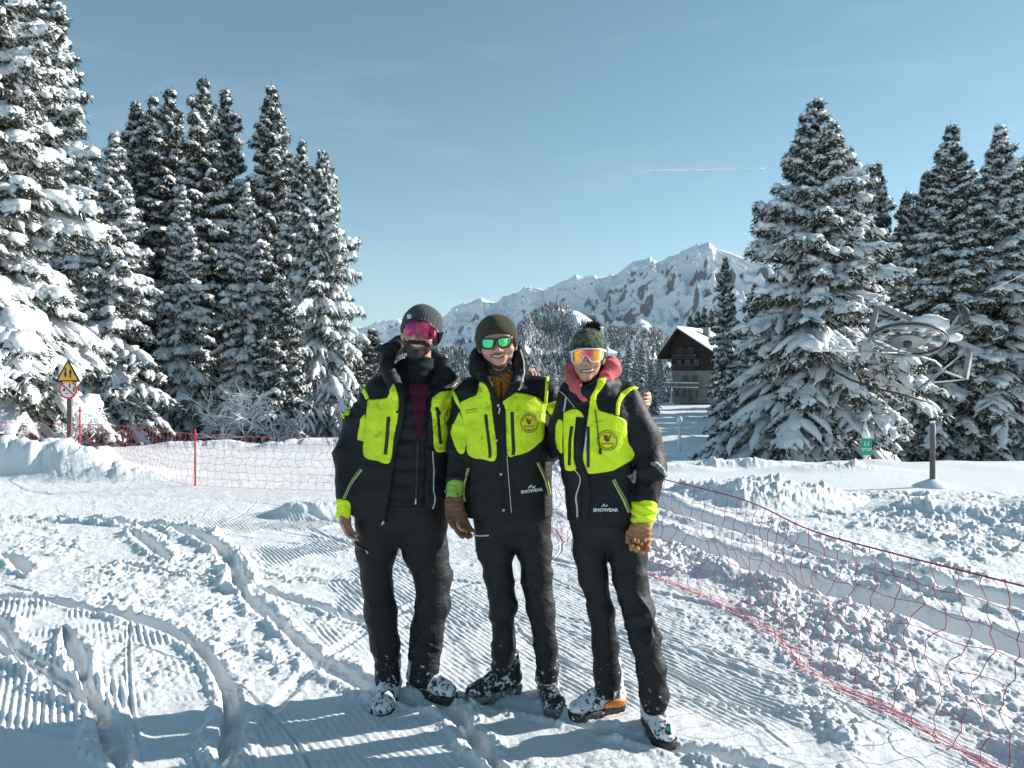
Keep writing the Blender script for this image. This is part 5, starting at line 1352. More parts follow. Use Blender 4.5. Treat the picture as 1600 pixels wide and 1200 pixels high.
# ---------------- left man
def man_left():
    Y = 3.68; px = Y/F
    head, bean, gog, hl = head_parts(P(657, 521, Y-.05), 1.02, math.radians(-8), math.radians(4), math.radians(9), 1.10)
    armR = lambda p: chain(p, [P(586, 628, Y), P(542, 712, Y-.02), P(540, 785, Y-.08)], [.066, .050, .029], .02)
    armL = lambda p: chain(p, [P(703, 622, Y+.02), P(765, 606, Y+.17), P(825, 588, Y+.10)], [.064, .054, .046], .02)
    handR = finger_hand(P(539, 800, Y-.09), (.12, -.05, -.99), (.35, .93, 0), (.93, -.35, .05), .175, .42, thumb=1)
    handL = finger_hand(P(822, 588, Y+.09), (.15, -.95, .25), (.97, .15, .1), (.0, -.3, -.95), .18, .45, thumb=-1)
    legs_rows1 = [(592, 815, 36, 0), (588, 860, 34, 0), (588, 900, 26, 0), (595, 955, 26.5, -.03), (602, 1008, 24.5, -.05), (605, 1052, 21, -.06), (606, 1062, 22, -.06)]
    legs_rows2 = [(662, 815, 38, 0), (664, 860, 37, 0), (676, 900, 31.5, 0), (677, 945, 28, -.03), (668, 985, 27, -.05), (663, 1020, 25, -.05), (661, 1058, 25, -.05)]
    l1 = legchain(Y, legs_rows1); l2 = legchain(Y, legs_rows2)
    slim = lambda f, d: (lambda p: f(p)+d)
    tor, _ = pxloft(Y, [(595, 652, 40, .08), (625, 642, 62, .10), (700, 636, 62, .11), (780, 628, 56, .10), (815, 627, 40, .06)])
    neck = lambda p: rcone(p, P(655, 548, Y+.0), P(652, 605, Y+.03), .056, .066)
    b1 = legchain(Y, legs_rows1[:-2]); b2 = legchain(Y, legs_rows2[:-2])
    body = union([head, neck, tor, armR, armL, slim(b1, .03), slim(b2, .03), handR, handL], .02)
    x0, y0 = P(630, 1080, 3.6)[0], 3.62
    me = wearer('person', 'bearded man in grey beanie and magenta mirror glasses with his jacket hanging open', x0, y0, body, (-1.0, 3.3, .02), (.16, 4.02, 1.90), .006)
    # trousers
    hip, _ = pxloft(Y, [(772, 628, 68, .12), (800, 627, 73, .122), (825, 627, 70, .105), (852, 627, 42, .06)])
    tr = union([hip, l1, l2], .022)
    low = P(0, 1068, Y-.05)[2]
    trf = lambda p: np.maximum(tr(p), low-p[..., 2])
    wr = folds(101, .0105, 6.5, 13, LEGW)
    tro = garment('trousers', trf, (-.85, 3.4, low-.03), (-.2, 3.95, 1.0), .0065, M['trouser_snow'], me, wr)
    strip('thigh_zip', trf, c4([(245, 905), (290, 960), (370, 1005)]), 3, M['zip'], tro, 3.3, 4, wr, .006)
    strip('zip_pull', trf, c4([(362, 1000), (376, 1022)]), 2.2, M['metal'], tro, 3.3, 4, wr, .008)
    strip('side_seam', trf, [(586, 1000), (592, 1030), (600, 1062)], 1.2, M['zip'], tro, 3.3, 4, wr, .004)
    # boots
    b, u = boot('boot', me, P(606, 1075, 3.60)[0], 3.62, math.radians(-92), .98, M['boot_snowy'], M['sole'])
    b, u = boot('boot', me, P(662, 1075, 3.64)[0], 3.65, math.radians(-38), .95, M['boot_snowy'], M['sole'])
    # vest and gaiter
    vf, _ = pxloft(Y, [(600, 652, 44, .09), (630, 646, 52, .115), (700, 640, 56, .122), (783, 632, 60, .122)], -.01)
    def vwr(V): return (np.abs(np.sin(V[:, 2]*math.pi/.068))**.5-.5)*.011+vn3(V[:, 0]*18, V[:, 1]*18, V[:, 2]*30, 4)*.004
    vest = garment('padded_vest', vf, (-.75, 3.48, .85), (-.2, 3.86, 1.55), .006, M['black_shell'], me, vwr)
    panel('fleece_front', vf, [(638, 592), (668, 590), (665, 637), (657, 690), (650, 672), (643, 632)], M['maroon'], vest, 3.3, 4, vwr, .006)
    strip('front_zip', vf, [(653, 688), (652, 740), (650, 785)], 4.5, M['zip'], vest, 3.3, 4, vwr, .007)
    strip('zip_pull', vf, [(649.5, 779), (649, 787)], 2.2, M['white_print'], vest, 3.3, 4, vwr, .010)
    gf = lambda p: chain(p, [P(655, 552, Y-.005), P(655, 575, Y-.01), P(653, 603, Y-.01)], [.060, .066, .082], .02)
    garment('neck_gaiter', lambda p: np.maximum(gf(p), -(P(0, 559, Y)[2]-p[..., 2])*-1 if False else np.maximum(gf(p), p[..., 2]-P(0, 558, Y)[2])), (-.62, 3.5, 1.42), (-.25, 3.85, 1.68), .005, M['teal_dark'], me, lambda V: np.sin(V[:, 2]*150+vn3(V[:, 0]*9, V[:, 1]*9, V[:, 2]*9, 2)*4)*.004)
    # jacket
    jl, _ = pxloft(Y, [(592, 650, 40, .08), (606, 645, 62, .11), (640, 638, 76, .135), (700, 634, 80, .15), (750, 628, 84, .155), (795, 625, 86, .16), (818, 626, 85, .16)])
    sl1 = lambda p: chain(p, [P(590, 620, Y), P(560, 660, Y-.0), P(541, 712, Y-.03), P(540, 774, Y-.075)], [.072, .065, .059, .050], .03)
    sl2 = lambda p: chain(p, [P(700, 620, Y+.0), P(735, 612, Y+.12), P(780, 604, Y+.20), P(823, 592, Y+.15)], [.072, .066, .060, .05], .03)
    col = lambda p: chain(p, [P(629, 660, Y-.135), P(621, 612, Y-.14), P(605, 575, Y-.10), P(606, 550, Y+.02), P(628, 538, Y+.10), P(662, 548, Y+.13), P(694, 570, Y+.07), P(697, 590, Y-.05), P(682, 625, Y-.13), P(674, 665, Y-.15)], [.020, .030, .033, .036, .036, .036, .032, .030, .026, .018], .02)
    spike = lambda p: rcone(p, P(610, 552, Y-.04), P(589, 547, Y-.05), .028, .006)
    yoke = lambda p: chain(p, [P(596, 607, Y-.01), P(640, 590, Y+.03), P(695, 600, Y+.0)], [.062, .085, .066], .03)
    outer = union([jl, sl1, sl2, col, spike, yoke], .028)
    opn = [(641, 560), (637, 600), (631, 655), (618, 720), (609, 772), (600, 826), (665, 830), (665, 720), (667, 680), (669, 613), (676, 585), (672, 560)]
    jf0 = cut_open(outer, opn, Y-.02)
    hemz = lambda p: np.interp(proj(p)[0], [530, 560, 600, 655, 720], [798, 812, 821, 792, 790])
    def jf(p):
        px_, py_ = proj(p); return np.maximum(jf0(p), np.where(p[..., 0] > P(552, 700, Y)[0]-0, (py_-hemz(p))*px, -1) if True else 0)
    def jf_nosleeve_cut(p):
        px_, py_ = proj(p); s1 = sl1(p); d = jf0(p)
        cutd = (py_-hemz(p))*px
        return np.where(s1 < .012, d, np.maximum(d, cutd))
    wj = folds(201, .0085, 7, 15)
    ja = garment('jacket', jf_nosleeve_cut, (-1.0, 3.32, .80), (.18, 4.05, 1.76), .0065, M['black_shell'], me, wj)
    lay, rib = jersey(jf0, ja, wj, 3.2, 4.1)
    lay('hi_vis_panel', c1([(322, 748), (440, 740), (468, 700), (487, 648), (500, 652), (526, 745), (520, 870), (492, 1010), (466, 1168), (380, 1158), (292, 1125), (290, 1000), (312, 830)]), 'lime_dirty')
    lay('hi_vis_panel', c1([(752, 738), (800, 704), (870, 686), (930, 700), (930, 1090), (868, 1086), (775, 1092), (758, 940), (747, 810)]), 'lime_dirty')
    rib('shoulder_stripe', c1([(255, 625), (290, 680), (320, 745)]), 5.5, 'lime')
    lay('sleeve_flash', c1([(272, 880), (300, 850), (296, 960), (290, 1020), (262, 1020), (250, 1000)]), 'lime_dirty')
    lay('arm_patch', c1([(163, 812), (195, 815), (192, 850), (163, 848)]), 'lime')
    rib('arm_patch_staff', c1([(172, 770), (165, 878)]), 2.0, 'lime')
    rib('chest_pocket_zip', c1([(461, 862), (450, 990), (436, 1115)]), 5.5, 'zip')
    rib('chest_pocket_zip', c1([(780, 797), (795, 920), (806, 1045)]), 4.5, 'zip')
    rib('hand_pocket_zip', c4([(320, 365), (250, 460), (187, 595)]), 4.2, 'lime_zip'); rib('hand_pocket_zip', c4([(318, 368), (250, 462), (189, 592)]), 1.0, 'zip', .008)
    rib('piping', c1([(910, 638), (870, 672)]), 1.2, 'piping'); rib('piping', [(676, 705), (678, 735), (677, 760), (679, 780), (676, 795)], 1.2, 'piping')
    for py_ in (643, 758): lay('snap_button', [(c1([(525, 0)])[0][0]+(0 if py_ < 700 else -17)+2.2*math.cos(a), py_+2.2*math.sin(a)) for a in np.linspace(0, 6.28, 9)[:-1]], 'zip', .007)
    badge(jf0, 706, 653, 12, 15, ja, 3.2, 4.1, wj)
    lay('hem_toggle', c4([(485, 775), (497, 768), (500, 790), (480, 805)]), 'metal', .006)
    text_on('maker_logo', 'SNOWEAR', jf0, 692, 770, 712, 768, 4.2, M['white_print'], ja, 3.2, 4.1, .012)
    sleeve_cuff('cuff', P(539, 784, Y-.085), P(537, 803, Y-.09), .040, .034, M['lime'], ja)
    # head gear
    pc = hl
    def bf(p):
        q = hl(p); d = bean(p); lim = .046-(q[..., 1]+.09)*1.0; lim = np.maximum(lim, -.055)
        cuff = np.exp(-((q[..., 2]-lim-.016)/.016)**2)*.004
        return smax(d-cuff, lim-q[..., 2], .006)
    bwr = lambda V: np.sin(hl(V)[:, 0]*520)*.0012+vn3(V[:, 0]*14, V[:, 1]*14, V[:, 2]*14, 3)*.004
    c = P(657, 521, Y-.05)
    be = garment('beanie', bf, c-.15, c+.17, .004, M['knit_grey'], me, bwr)
    panel('label_tab', bf, hA([(400, 245), (462, 228), (468, 285), (408, 312)]), M['white_print'], be, 3.2, 4, bwr, .003, 1.5, False)
    panel('earflap', bf, hA([(900, 540), (1020, 540), (1015, 640), (985, 740), (930, 800), (905, 720), (915, 600)]), M['black_soft'], be, 3.2, 4, bwr, .006, 2)
    gl = panel('mirror_glasses', gog, hA([(352, 400), (450, 345), (580, 325), (700, 350), (800, 420), (885, 500), (905, 560), (875, 620), (800, 650), (720, 655), (668, 640), (640, 590), (600, 555), (565, 560), (545, 600), (500, 618), (430, 595), (360, 545), (343, 480)]), M['lens_magenta'], me, 3.2, 4, None, .002, 2.0)
    strip('frame', gog, hA([(345, 470), (352, 400), (450, 345), (580, 322), (700, 345), (800, 415), (900, 520)]), 1.3, M['frame_black'], gl, 3.2, 4, None, .004, 3)
    strip('frame', gog, hA([(890, 500), (935, 545)]), 1.6, M['metal'], gl, 3.2, 4, None, .004, 3)
    hb = lambda V: vn3(V[:, 0]*170, V[:, 1]*170, V[:, 2]*120, 3)*.002
    panel('beard', head, hA([(338, 620), (350, 780), (395, 890), (468, 982), (560, 1014), (690, 990), (812, 912), (885, 800), (905, 640), (850, 690), (790, 745), (690, 730), (590, 715), (490, 705), (430, 710), (375, 690)]), M['stubble'], me, 3.2, 4, hb, .003, 1.8)
    panel('moustache', head, hA([(395, 700), (450, 668), (540, 672), (600, 690), (680, 678), (750, 710), (785, 760), (720, 752), (640, 728), (560, 722), (480, 728), (420, 745)]), M['hair'], me, 3.2, 4, hb, .0065, 1.5)
    panel('chin_hair', head, hA([(500, 845), (580, 832), (650, 850), (620, 900), (560, 905), (515, 885)]), M['hair'], me, 3.2, 4, hb, .0055, 1.5)
    mo = panel('lips', head, hA([(445, 730), (540, 735), (640, 745), (720, 760), (690, 800), (620, 830), (540, 820), (480, 785)]), M['lips'], me, 3.2, 4, None, .0055, 1.5)
    panel('teeth', head, hA([(485, 745), (560, 746), (640, 754), (675, 765), (640, 778), (590, 784), (525, 776)]), M['teeth'], mo, 3.2, 4, None, .007, 1.5)
# ---------------- middle man
def man_middle():
    Y = 3.58; px = Y/F; hc = P(777, 538, Y-.05)
    head, bean, gog, hl = head_parts(hc, 1.0, math.radians(2), math.radians(4), math.radians(-4), 1.13)
    armR = lambda p: chain(p, [P(731, 630, Y), P(717, 692, Y-.03), P(711, 745, Y-.09), P(711, 785, Y-.10)], [.056, .042, .026, .024], .02)
    armL = lambda p: chain(p, [P(860, 628, Y+.01), P(930, 640, Y+.06), P(990, 632, Y+.09), P(1006, 624, Y+.05)], [.060, .050, .034, .026], .02)
    handR = finger_hand(P(711, 785, Y-.10), (.16, -.05, -.98), (.5, .86, 0), (.86, -.5, .1), .17, .3, thumb=-1)
    handL = finger_hand(P(1009, 622, Y+.01), (.05, -1, -.02), (0, -.02, 1), (-1, -.05, 0), .165, .38, thumb=1)
    R1 = [(772, 815, 33, 0), (774, 855, 31, 0), (779, 900, 23.5, 0), (785, 955, 21, 0), (788, 1008, 20, .02), (786, 1045, 18.5, .03), (786, 1052, 19, .03)]
    R2 = [(828, 815, 33, 0), (834, 855, 29, 0), (839, 900, 25, -.01), (847, 955, 23, -.03), (852, 1008, 20, -.04), (855, 1052, 17.5, -.04), (855, 1062, 18, -.04)]
    l1 = legchain(Y, R1); l2 = legchain(Y, R2); slim = lambda f, d: (lambda p: f(p)+d)
    tor, _ = pxloft(Y, [(600, 785, 38, .07), (630, 790, 56, .10), (700, 792, 54, .105), (780, 795, 50, .09), (815, 800, 36, .05)])
    neck = lambda p: rcone(p, P(778, 560, Y+.0), P(782, 612, Y+.03), .054, .062)
    b1 = legchain(Y, R1[:-2]); b2 = legchain(Y, R2[:-2])
    body = union([head, neck, tor, armR, armL, slim(b1, .025), slim(b2, .025), handR, handL], .02)
    x0 = P(812, 1080, 3.58)[0]
    me = wearer('person', 'smiling man in an olive beanie and green mirror sunglasses, standing between the other two', x0, 3.58, body, (-.36, 3.25, .02), (.76, 3.95, 1.86), .006)
    hip, _ = pxloft(Y, [(780, 800, 60, .112), (805, 800, 61, .112), (828, 802, 56, .095), (852, 805, 34, .055)])
    tr = union([hip, l1, l2], .02); low = P(0, 1062, Y-.03)[2]
    trf = lambda p: np.maximum(tr(p), np.where(p[..., 0] < P(812, 1000, Y)[0], P(0, 1052, Y)[2], low)-p[..., 2])
    wr = folds(111, .0105, 6.5, 13, LEGW)
    tro = garment('trousers', trf, (-.25, 3.35, low-.03), (.27, 3.85, .98), .0065, M['trouser_snow'], me, wr)
    strip('pocket_zip', trf, c5([(300, 1165), (380, 1180), (460, 1178)]), 1.8, M['piping'], tro, 3.2, 4, wr, .006)
    b, u = boot('boot', me, P(786, 1060, 3.66)[0], 3.665, math.radians(-148), .95, M['boot_black'], M['sole_grey'])
    strip('lace', u, [(765, 1058), (757, 1064)], 2, M['piping'], b, 3.2, 4, None, .006)
    b, u = boot('boot', me, P(858, 1075, 3.6)[0], 3.63, math.radians(-82), .98, M['boot_black'], M['sole_grey'])
    strip('lace', u, [(852, 1071), (868, 1070)], 2, M['piping'], b, 3.2, 4, None, .006)
    of, _ = pxloft(Y, [(572, 779, 24, .07), (590, 781, 30, .082), (612, 783, 34, .092), (640, 785, 34, .085)], -.012)
    ow = lambda V: np.sin(V[:, 2]*260+np.abs(V[:, 0]+.05)*240+vn3(V[:, 0]*20, V[:, 1]*20, V[:, 2]*20, 4)*2)*.003
    fl = garment('fleece', of, (-.25, 3.35, 1.28), (.15, 3.72, 1.60), .005, M['orange_knit'], me, ow)
    strip('fleece_zip', of, [(783, 596), (783, 626)], 2, M['maroon'], fl, 3.2, 4, ow, .004)
    gf = lambda p: np.maximum(chain(p, [P(778, 566, Y-.01), P(779, 580, Y-.02), P(781, 592, Y-.01)], [.062, .072, .070], .015), p[..., 2]-P(0, 568, Y)[2])
    garment('neck_gaiter', gf, (-.2, 3.4, 1.45), (.1, 3.72, 1.64), .005, M['grey_knit'], me, lambda V: np.sin(V[:, 2]*230+V[:, 0]*30+vn3(V[:, 0]*9, V[:, 1]*9, V[:, 2]*9, 2)*3)*.004)
    jl, _ = pxloft(Y, [(598, 786, 40, .08), (612, 790, 62, .105), (640, 792, 70, .130), (700, 792, 69, .145), (750, 793, 69, .145), (785, 794, 69, .15), (804, 795, 68, .15)])
    sl1 = lambda p: chain(p, [P(729, 627, Y-.0), P(722, 660, Y-.01), P(717, 695, Y-.04), P(711, 752, Y-.09)], [.070, .060, .052, .038], .025)
    sl2 = lambda p: chain(p, [P(857, 626, Y+.0), P(905, 640, Y+.10), P(965, 638, Y+.12), P(996, 630, Y+.08)], [.070, .060, .050, .036], .025)
    col = lambda p: chain(p, [P(778, 630, Y-.125), P(763, 600, Y-.12), P(748, 575, Y-.07), P(748, 556, Y+.02), P(776, 552, Y+.11), P(808, 554, Y+.03), P(814, 572, Y-.05), P(803, 600, Y-.11), P(789, 630, Y-.13)], [.020, .032, .036, .036, .036, .034, .034, .030, .020], .02)
    spike = lambda p: rcone(p, P(812, 556, Y), P(825, 558, Y), .026, .008)
    yoke = lambda p: chain(p, [P(735, 612, Y), P(785, 600, Y+.04), P(852, 610, Y)], [.060, .075, .058], .03)
    outer = union([jl, sl1, sl2, col, spike, yoke], .026)
    opn = [(757, 560), (768, 596), (777, 622), (784, 634), (789, 620), (797, 598), (804, 560)]
    jf0 = cut_open(outer, opn, Y-.03); wj = folds(211, .0078, 7, 14)
    ja = garment('jacket', jf0, (-.36, 3.25, .84), (.72, 3.95, 1.68), .0065, M['black_shell'], me, wj)
    lay, rib = jersey(jf0, ja, wj, 3.1, 4.1)
    lay('hi_vis_panel', [(720.6, 628), (735, 621), (745, 616), (750.4, 598), (758, 601), (764, 612), (767, 630), (776, 713.5), (753, 717), (738, 714.5), (730, 705), (728, 675), (723.5, 657), (719.5, 640)], 'lime_dirty')
    lay('hi_vis_panel', [(782.7, 629), (797, 620), (811, 614), (839, 620.5), (847.5, 628), (855, 628), (852, 646), (850, 680), (841, 693), (825, 706), (808, 711), (793, 712), (790, 680), (789, 637)], 'lime_dirty')
    lay('sleeve_flash', c5([(205, 130), (240, 215), (262, 300), (262, 400), (240, 480), (195, 470), (150, 360), (135, 290), (165, 210)]), 'lime_dirty')
    lay('sleeve_flash', c2([(950, 915), (1062, 895), (1045, 1010), (1030, 1060), (975, 1025), (935, 960)]), 'lime')
    rib('shoulder_stripe', c2([(100, 800), (135, 880), (176, 960)]), 4.5, 'lime')
    rib('shoulder_stripe', c2([(944, 665), (938, 780), (930, 905)]), 5.0, 'lime')
    rib('front_placket', [(784, 640), (786, 700), (791, 750), (794, 803)], 11, 'black_shell', .007)
    rib('piping', [(792, 712), (795, 750), (799, 801)], 1.1, 'piping', .009)
    for bx, by in ((779, 633), (776, 688), (783, 741), (787, 797)): lay('snap_button', [(bx+2.3*math.cos(a), by+2.3*math.sin(a)) for a in np.linspace(0, 6.28, 9)[:-1]], 'metal', .0075, step=1.5)
    rib('chest_pocket_zip', c5([(430, 150), (448, 300), (468, 460), (466, 520)]), 4.6, 'zip'); rib('chest_pocket_zip', c5([(655, 128), (660, 300), (668, 440), (662, 498)]), 5.2, 'zip')
    rib('hand_pocket_zip', c5([(282, 605), (248, 750), (258, 890)]), 4, 'lime_zip'); rib('hand_pocket_zip', c5([(282, 608), (248, 750), (258, 888)]), 1.0, 'zip', .008)
    rib('hand_pocket_zip', c5([(872, 558), (930, 680), (972, 832)]), 4, 'lime_zip'); rib('hand_pocket_zip', c5([(872, 560), (930, 680), (972, 830)]), 1.0, 'zip', .008)
    rib('zip_pull', c2([(522, 945), (512, 1010)]), 2.2, 'piping', .011)
    badge(jf0, 826.7, 661, 13, 15, ja, 3.1, 4.1, wj)
    text_on('maker_logo', 'SNOWEAR', jf0, 814, 771, 847, 766.5, 5.0, M['white_print'], ja, 3.1, 4.1, .008, .03)
    for a, b_ in (((825, 762.5), (829, 759.5)), ((831, 762.5), (835.5, 759.5)), ((829, 760.5), (830, 757.5))): rib('maker_emblem', [a, b_], 1.5, 'white_print', .008)
    rib('piping', c2([(700, 450), (735, 560), (720, 720), (690, 800)]), 1.0, 'piping', .006)
    rib('name_tape', c5([(262, 118), (355, 103)]), .5, 'zip', .0055); rib('name_tape', c5([(264, 138), (355, 124)]), .5, 'zip', .0055)
    sleeve_cuff('cuff', P(711, 755, Y-.095), P(709, 774, Y-.10), .040, .036, cloth('soiled_green_cuff', (.20, .36, .05), .7, .3, dirt=(.08, .12, .03)), ja)
    # glove
    gh = finger_hand(P(710, 790, Y-.10), (.30, -.05, -.95), (.75, .62, .2), (.62, -.75, .1), .185, .32, r=.0125, thumb=1, spread=.022)
    gaunt = lambda p: chain(p, [P(710, 771, Y-.10), P(709, 785, Y-.10), P(712, 803, Y-.10)], [.032, .036, .040], .02)
    gfn = lambda p: smin(gh(p), gaunt(p), .025)
    garment('leather_glove', gfn, (-.37, 3.30, .62), (-.12, 3.66, 1.02), .0045, M['glove_brown'], me, lambda V: np.sin(V[:, 2]*300)*.0018*(V[:, 2] > .90)+vn3(V[:, 0]*40, V[:, 1]*40, V[:, 2]*50, 3)*.003)
    def bf(p):
        q = hl(p); d = bean(p); lim = .052-(q[..., 1]+.09)*1.05; lim = np.maximum(lim, -.055)
        cuff = sstep(.05, .045, q[..., 2]-lim)*.003
        return smax(d-cuff, lim-q[..., 2], .006)
    bwr = lambda V: np.sin(hl(V)[:, 0]*900)*.0006+vn3(V[:, 0]*14, V[:, 1]*14, V[:, 2]*14, 13)*.003
    garment('beanie', bf, hc-.15, hc+.17, .004, M['knit_olive'], me, bwr)
    L1 = hB([(192, 495), (240, 485), (330, 482), (400, 495), (405, 540), (390, 610), (350, 645), (280, 650), (225, 635), (200, 590)])
    L2 = hB([(462, 490), (520, 468), (620, 455), (690, 462), (695, 520), (680, 580), (620, 620), (550, 630), (500, 610), (470, 555)])
    g1 = panel('sunglasses', gog, L1, M['lens_green'], me, 3.1, 4, None, .002, 1.6)
    panel('lens', gog, L2, M['lens_green'], g1, 3.1, 4, None, .002, 1.6)
    for Lq in (L1, L2): strip('frame', gog, Lq+[Lq[0]], 1.9, M['frame_black'], g1, 3.1, 4, None, .004, 3)
    strip('bridge', gog, hB([(400, 505), (430, 500), (465, 500)]), 2.2, M['frame_black'], g1, 3.1, 4, None, .0045, 3)
    strip('temple', gog, hB([(690, 465), (712, 458)]), 2.5, M['frame_black'], g1, 3.1, 4, None, .004, 3)
    mo = panel('lips', head, hB([(335, 758), (420, 745), (520, 742), (585, 742), (598, 760), (560, 800), (480, 825), (410, 815), (360, 795)]), M['lips'], me, 3.1, 4, None, .003, 1.5)
    panel('teeth', head, hB([(370, 768), (440, 761), (515, 757), (556, 755), (532, 782), (478, 799), (422, 795)]), M['teeth'], mo, 3.1, 4, None, .0045, 1.5)
    hb = lambda V: vn3(V[:, 0]*170, V[:, 1]*170, V[:, 2]*120, 3)*.001
    panel('stubble', head, hB([(235, 800), (280, 890), (360, 960), (470, 1000), (580, 980), (660, 900), (700, 800), (660, 800), (600, 890), (500, 945), (420, 930), (330, 870)]), M['stubble'], me, 3.1, 4, hb, .0015, 1.8)
# ---------------- woman
def woman_right():
    Y = 3.42; px = Y/F; hc = P(918.5, 557, Y-.05)
    head, bean, gog, hl = head_parts(hc, .93, math.radians(-12), math.radians(5), math.radians(3))
    armR = lambda p: chain(p, [P(893, 628, Y+.0), P(872, 684, Y+.10), P(850, 715, Y+.28), P(800, 722, Y+.36)], [.052, .044, .034, .028], .02)
    armL = lambda p: chain(p, [P(982, 636, Y), P(1012, 728, Y-.0), P(1006, 792, Y-.08), P(1003, 812, Y-.09)], [.055, .047, .034, .028], .02)
    handR = finger_hand(P(800, 722, Y+.36), (-.98, .0, -.1), (0, .2, .98), (0, -1, 0), .16, .25)
    handL = finger_hand(P(1003, 815, Y-.10), (-.15, -.15, -.97), (.96, .1, -.15), (-.15, -.97, .1), .16, .75, thumb=1)
    R1 = [(918, 822, 28, .0), (922, 862, 27, .0), (927, 900, 23.5, 0), (940, 955, 22.5, .0), (946, 1008, 22, .02), (948, 1050, 21.5, .03), (948, 1085, 21, .03)]
    R2 = [(975, 822, 31, 0), (981, 865, 31, -.02), (984, 905, 28, -.05), (996, 955, 26, -.09), (1007, 1000, 25, -.13), (1018, 1045, 24, -.16), (1022, 1090, 22.5, -.17), (1023, 1112, 19, -.17)]
    l1 = legchain(Y, R1); l2 = legchain(Y, R2); slim = lambda f, d: (lambda p: f(p)+d)
    tor, _ = pxloft(Y, [(605, 925, 34, .06), (640, 930, 50, .09), (720, 932, 46, .095), (790, 940, 44, .085), (820, 946, 34, .05)])
    neck = lambda p: rcone(p, P(918, 578, Y), P(925, 622, Y+.02), .046, .054)
    b1 = legchain(Y, R1[:-2]); b2 = legchain(Y, R2[:-2])
    body = union([head, neck, tor, armR, armL, slim(b1, .025), slim(b2, .025), handR, handL], .018)
    x0 = P(980, 1110, 3.38)[0]
    me = wearer('person', 'woman in camouflage bobble hat and orange mirror goggles with a coral hood at her neck', x0, 3.36, body, (-.15, 3.0, .01), (.74, 3.92, 1.78), .006)
    hip, _ = pxloft(Y, [(795, 943, 54, .105), (818, 946, 56, .105), (838, 950, 50, .09), (858, 951, 30, .05)])
    tr = union([hip, l1, l2], .02)
    trf = lambda p: np.maximum(tr(p), np.where(p[..., 0] < P(977, 1000, Y)[0], P(0, 1085, Y+.03)[2], P(0, 1113, Y-.17)[2])-p[..., 2])
    wr = folds(121, .0105, 6.5, 13, LEGW)
    tro = garment('trousers', trf, (.2, 3.0, .06), (.75, 3.7, .98), .0065, M['trouser_snow'], me, wr)
    strip('pocket_zip', trf, [(889, 842), (890, 850), (889, 862)], 1.6, M['piping'], tro, 2.9, 4, wr, .006)
    b, u = boot('boot', me, P(948, 1095, 3.47)[0], 3.475, math.radians(-152), .93, M['boot_snowy'], M['sole'])
    heel = lambda p: ell(p, P(957, 1099, 3.43), (.060, .04, .014), None)
    panel('heel_clip', u, [(943, 1101), (952, 1095), (966, 1092), (976, 1096), (972, 1101), (955, 1103), (944, 1105)], M['orange_tpu'], b, 2.9, 4, None, .010, 1.6)
    strip('lace', u, [(930, 1089), (944, 1084)], 3, M['teal_lace'], b, 2.9, 4, None, .007)
    b, u = boot('boot', me, P(1023, 1120, 3.29)[0], 3.30, math.radians(-84), .93, M['boot_snowy'], M['sole'])
    strip('side_flash', u, [(1046, 1132), (1047, 1146)], 2.5, M['teal_lace'], b, 2.9, 4, None, .007)
    # coral hood
    hood = lambda p: chain(p, [P(912, 622, Y-.13), P(900, 603, Y-.10), P(892, 590, Y-.05), P(896, 576, Y+.04), P(925, 566, Y+.12), P(953, 570, Y+.04), P(955, 580, Y-.02), P(940, 600, Y-.09), P(918, 618, Y-.12)], [.018, .030, .028, .032, .045, .036, .034, .026, .02], .015)
    tip = lambda p: rcone(p, P(956, 574, Y), P(955, 560, Y+.02), .026, .010)
    hf = union([hood, tip], .015)
    garment('hood', hf, (.15, 3.15, 1.38), (.52, 3.66, 1.68), .005, M['pink'], me, folds(77, .007, 14, 14))
    jl, _ = pxloft(Y, [(600, 925, 38, .07), (618, 930, 54, .095), (645, 932, 60, .115), (690, 930, 60, .125), (725, 930, 57, .12), (765, 936, 54, .12), (800, 940, 56, .128), (813, 941, 56, .128)])
    sl1 = lambda p: chain(p, [P(893, 622, Y+.0), P(877, 665, Y+.03), P(868, 700, Y+.14), P(845, 722, Y+.30), P(800, 725, Y+.38)], [.062, .054, .048, .042, .036], .025)
    sl2 = lambda p: chain(p, [P(982, 632, Y), P(1003, 680, Y), P(1014, 728, Y-.02), P(1008, 778, Y-.07)], [.070, .072, .070, .056], .03)
    yoke = lambda p: chain(p, [P(893, 610, Y-.01), P(930, 603, Y+.03), P(978, 614, Y)], [.050, .070, .055], .03)
    collar = lambda p: chain(p, [P(896, 606, Y-.02), P(906, 616, Y-.10), P(922, 612, Y-.13), P(940, 604, Y-.11), P(954, 598, Y-.03), P(950, 596, Y+.06)], [.024, .026, .034, .036, .030, .028], .015)
    jf0 = union([jl, sl1, sl2, yoke, collar], .024); wj = folds(221, .0080, 8, 13)
    ja = garment('jacket', jf0, (-.1, 3.05, .84), (.76, 3.92, 1.62), .0065, M['black_shell'], me, wj)
    lay, rib = jersey(jf0, ja, wj, 2.9, 4.0)
    lay('hi_vis_panel', [(881, 645), (896, 639), (907, 643), (912.7, 654), (909, 661), (902, 665), (899, 690), (896, 714), (900, 733), (884, 733.6), (881.5, 710), (880.5, 680)], 'lime')
    lay('sleeve_flash', [(873, 655), (879, 660), (878, 690), (878, 708), (872, 702), (868, 690), (869, 665)], 'lime')
    lay('hi_vis_panel', [(935, 592.5), (947, 591.5), (941.7, 605), (931.5, 619), (933.4, 636), (938, 642), (960, 648.7), (977, 657), (979, 672), (981, 690), (991, 712), (966, 730), (948, 737), (911, 736), (914, 690), (919, 650), (921, 634), (923, 621), (930.7, 606)], 'lime')
